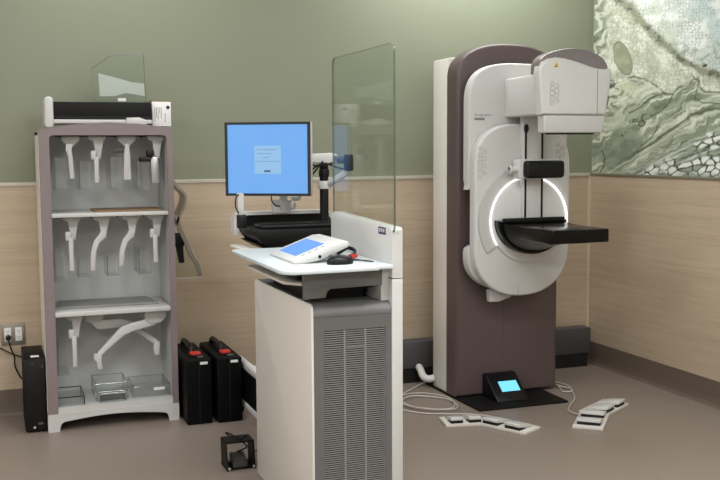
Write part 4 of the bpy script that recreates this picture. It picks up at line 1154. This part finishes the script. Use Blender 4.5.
# ------------------------------------------------------------------ black carry cases
def carry_case(x0, x1, y0, y1, label):
    T = Thing('carry_case', label, 'case', ((x0 + x1) / 2, (y0 + y1) / 2, 0), 'black carry cases beside the cabinet')
    b = BM(); box(b, x0, x1, y0, y1, 0.0, 0.335, 0.010, 3)
    T.part('body', b, CASEB)
    xm = (x0 + x1) / 2
    T.part('lid_rib', box(BM(), xm - 0.03, xm + 0.04, y0 + 0.05, y1 - 0.03, 0.333, 0.341, 0.004), CASEB)
    s = BM(); box(s, xm - 0.0015, xm + 0.0015, y0 - 0.0008, y0 + 0.002, 0.01, 0.325)
    T.part('seam', s, SLOT)
    h = BM(); tube(h, [(xm - 0.01, y0 + 0.15, 0.333), (xm - 0.01, y0 + 0.17, 0.362), (xm - 0.01, y0 + 0.22, 0.370), (xm - 0.01, y0 + 0.33, 0.370), (xm - 0.01, y0 + 0.38, 0.362), (xm - 0.01, y0 + 0.40, 0.333)], 0.013, 10, 6)
    T.part('handle', h, BLACK)
    l = BM(); prism(l, rrect(xm - 0.024, xm + 0.030, y0 + 0.085, y0 + 0.15, 0.015, 4), 'z', 0.335, 0.349, 0.003)
    T.part('latch', l, RED, label='red latch')
    l = BM(); box(l, xm + 0.0, xm + 0.03, y0 + 0.03, y0 + 0.06, 0.335, 0.342, 0.002)
    T.part('hasp', l, DGREY)
    T.part('tag', box(BM(), x1 - 0.06, x1 - 0.022, y0 - 0.0015, y0 + 0.001, 0.308, 0.321), PAPER, label='white tag')
    return T
c1 = carry_case(0.880, 1.010, 4.845, 5.30, 'left one of two black carry cases, next to the cabinet')
copy_thing(c1.o, (0.153, -0.012, 0), 'right one of two black carry cases, nearer the console')

# ------------------------------------------------------------------ guarded foot switch
F = Thing('foot_switch', 'small black metal foot switch under a guard on the floor beside the console', 'foot switch', (0.955, 4.14, 0))
g = BM()
box(g, 0.907, 1.034, 4.085, 4.20, 0.0, 0.006)
prism(g, [(4.075, 0.0), (4.19, 0.0), (4.20, 0.118), (4.10, 0.118)], 'x', 0.907, 0.913); prism(g, [(4.075, 0.0), (4.19, 0.0), (4.20, 0.118), (4.10, 0.118)], 'x', 1.028, 1.034)
box(g, 0.907, 1.034, 4.10, 4.20, 0.114, 0.120)
F.part('guard', g, MATTB)
pd = BM(); prism(pd, [(4.10, 0.006), (4.185, 0.006), (4.185, 0.05), (4.165, 0.052), (4.10, 0.026)], 'x', 0.940, 1.004, 0.003)
F.part('pedal', pd, DGREY)
bo = BM()
for x in (0.917, 1.025): cyl(bo, (x, 4.076, 0.012), (x, 4.070, 0.012), 0.005, seg=10)
F.part('bolt', bo, LGREY)
fc = BM(); tube(fc, [(0.975, 4.18, 0.05), (1.01, 4.15, 0.075), (0.995, 4.11, 0.104), (0.97, 4.09, 0.126), (0.935, 4.10, 0.142), (0.913, 4.12, 0.160), (0.935, 4.13, 0.150), (0.975, 4.125, 0.1235), (1.015, 4.17, 0.125), (1.045, 4.24, 0.07), (1.07, 4.30, 0.005), (1.15, 4.34, 0.005)], 0.0035, 8, 6)
F.part('cord', fc, BLACK)

# ------------------------------------------------------------------ lights (ceiling panels of the room, plus added fill)
def area(name, x, y, sx, sy, e, col=(0.975, 0.99, 1.0)):
    l = bpy.data.lights.new(name, 'AREA'); l.shape = 'RECTANGLE'; l.size = sx; l.size_y = sy; l.energy = e; l.color = col
    o = bpy.data.objects.new(name, l); COL.objects.link(o); o.location = (x, y, CEIL - 0.02)
    return o
area('ceiling_and_fill_light', 2.65, 4.95, 1.2, 0.6, 17)
area('ceiling_and_fill_light', 0.6, 4.8, 1.2, 0.6, 10)
area('ceiling_and_fill_light', -1.1, 2.6, 1.2, 0.6, 34)  # unseen lamp added as fill from the left
area('ceiling_and_fill_light', 1.3, 2.6, 1.2, 0.6, 30)
area('ceiling_and_fill_light', 2.7, 1.4, 1.2, 0.6, 30)
area('ceiling_and_fill_light', -0.8, -0.6, 1.2, 0.6, 40)  # added fill from behind the camera, left
area('ceiling_and_fill_light', 1.6, -0.8, 1.2, 0.6, 40)  # added fill from behind the camera, right
w = bpy.data.worlds.new('room_air'); scn.world = w; w.use_nodes = True
w.node_tree.nodes['Background'].inputs['Color'].default_value = (0.9, 0.92, 1.0, 1); w.node_tree.nodes['Background'].inputs['Strength'].default_value = 0.05

# ------------------------------------------------------------------ camera
f, cx, cy = 983.0, 360.0, 240.0
dy = Vector((-370, -90, f)).normalized(); dx = Vector((2638, -107, f)); dx = (dx - dy * dx.dot(dy)).normalized()
dz = dx.cross(dy)
if dz.y > 0: dz = -dz
# rows: world axes in image coordinates (right, down, forward)
right = Vector((dx.x, dy.x, dz.x)); down = Vector((dx.y, dy.y, dz.y)); fwd = Vector((dx.z, dy.z, dz.z))
cam = bpy.data.cameras.new('camera'); cam.sensor_width = 36; cam.lens = f * 36 / 720; cam.clip_start = 0.05
co = bpy.data.objects.new('camera', cam); COL.objects.link(co)
co.matrix_world = Matrix(((right.x, -down.x, -fwd.x, 0), (right.y, -down.y, -fwd.y, 0), (right.z, -down.z, -fwd.z, 1.39), (0, 0, 0, 1)))
scn.camera = co
vs = scn.view_settings
scn.display_settings.display_device = 'sRGB'
vs.view_transform = 'Standard'; vs.look = 'None'; vs.gamma = 1; vs.use_curve_mapping = False; vs.exposure = 0.5
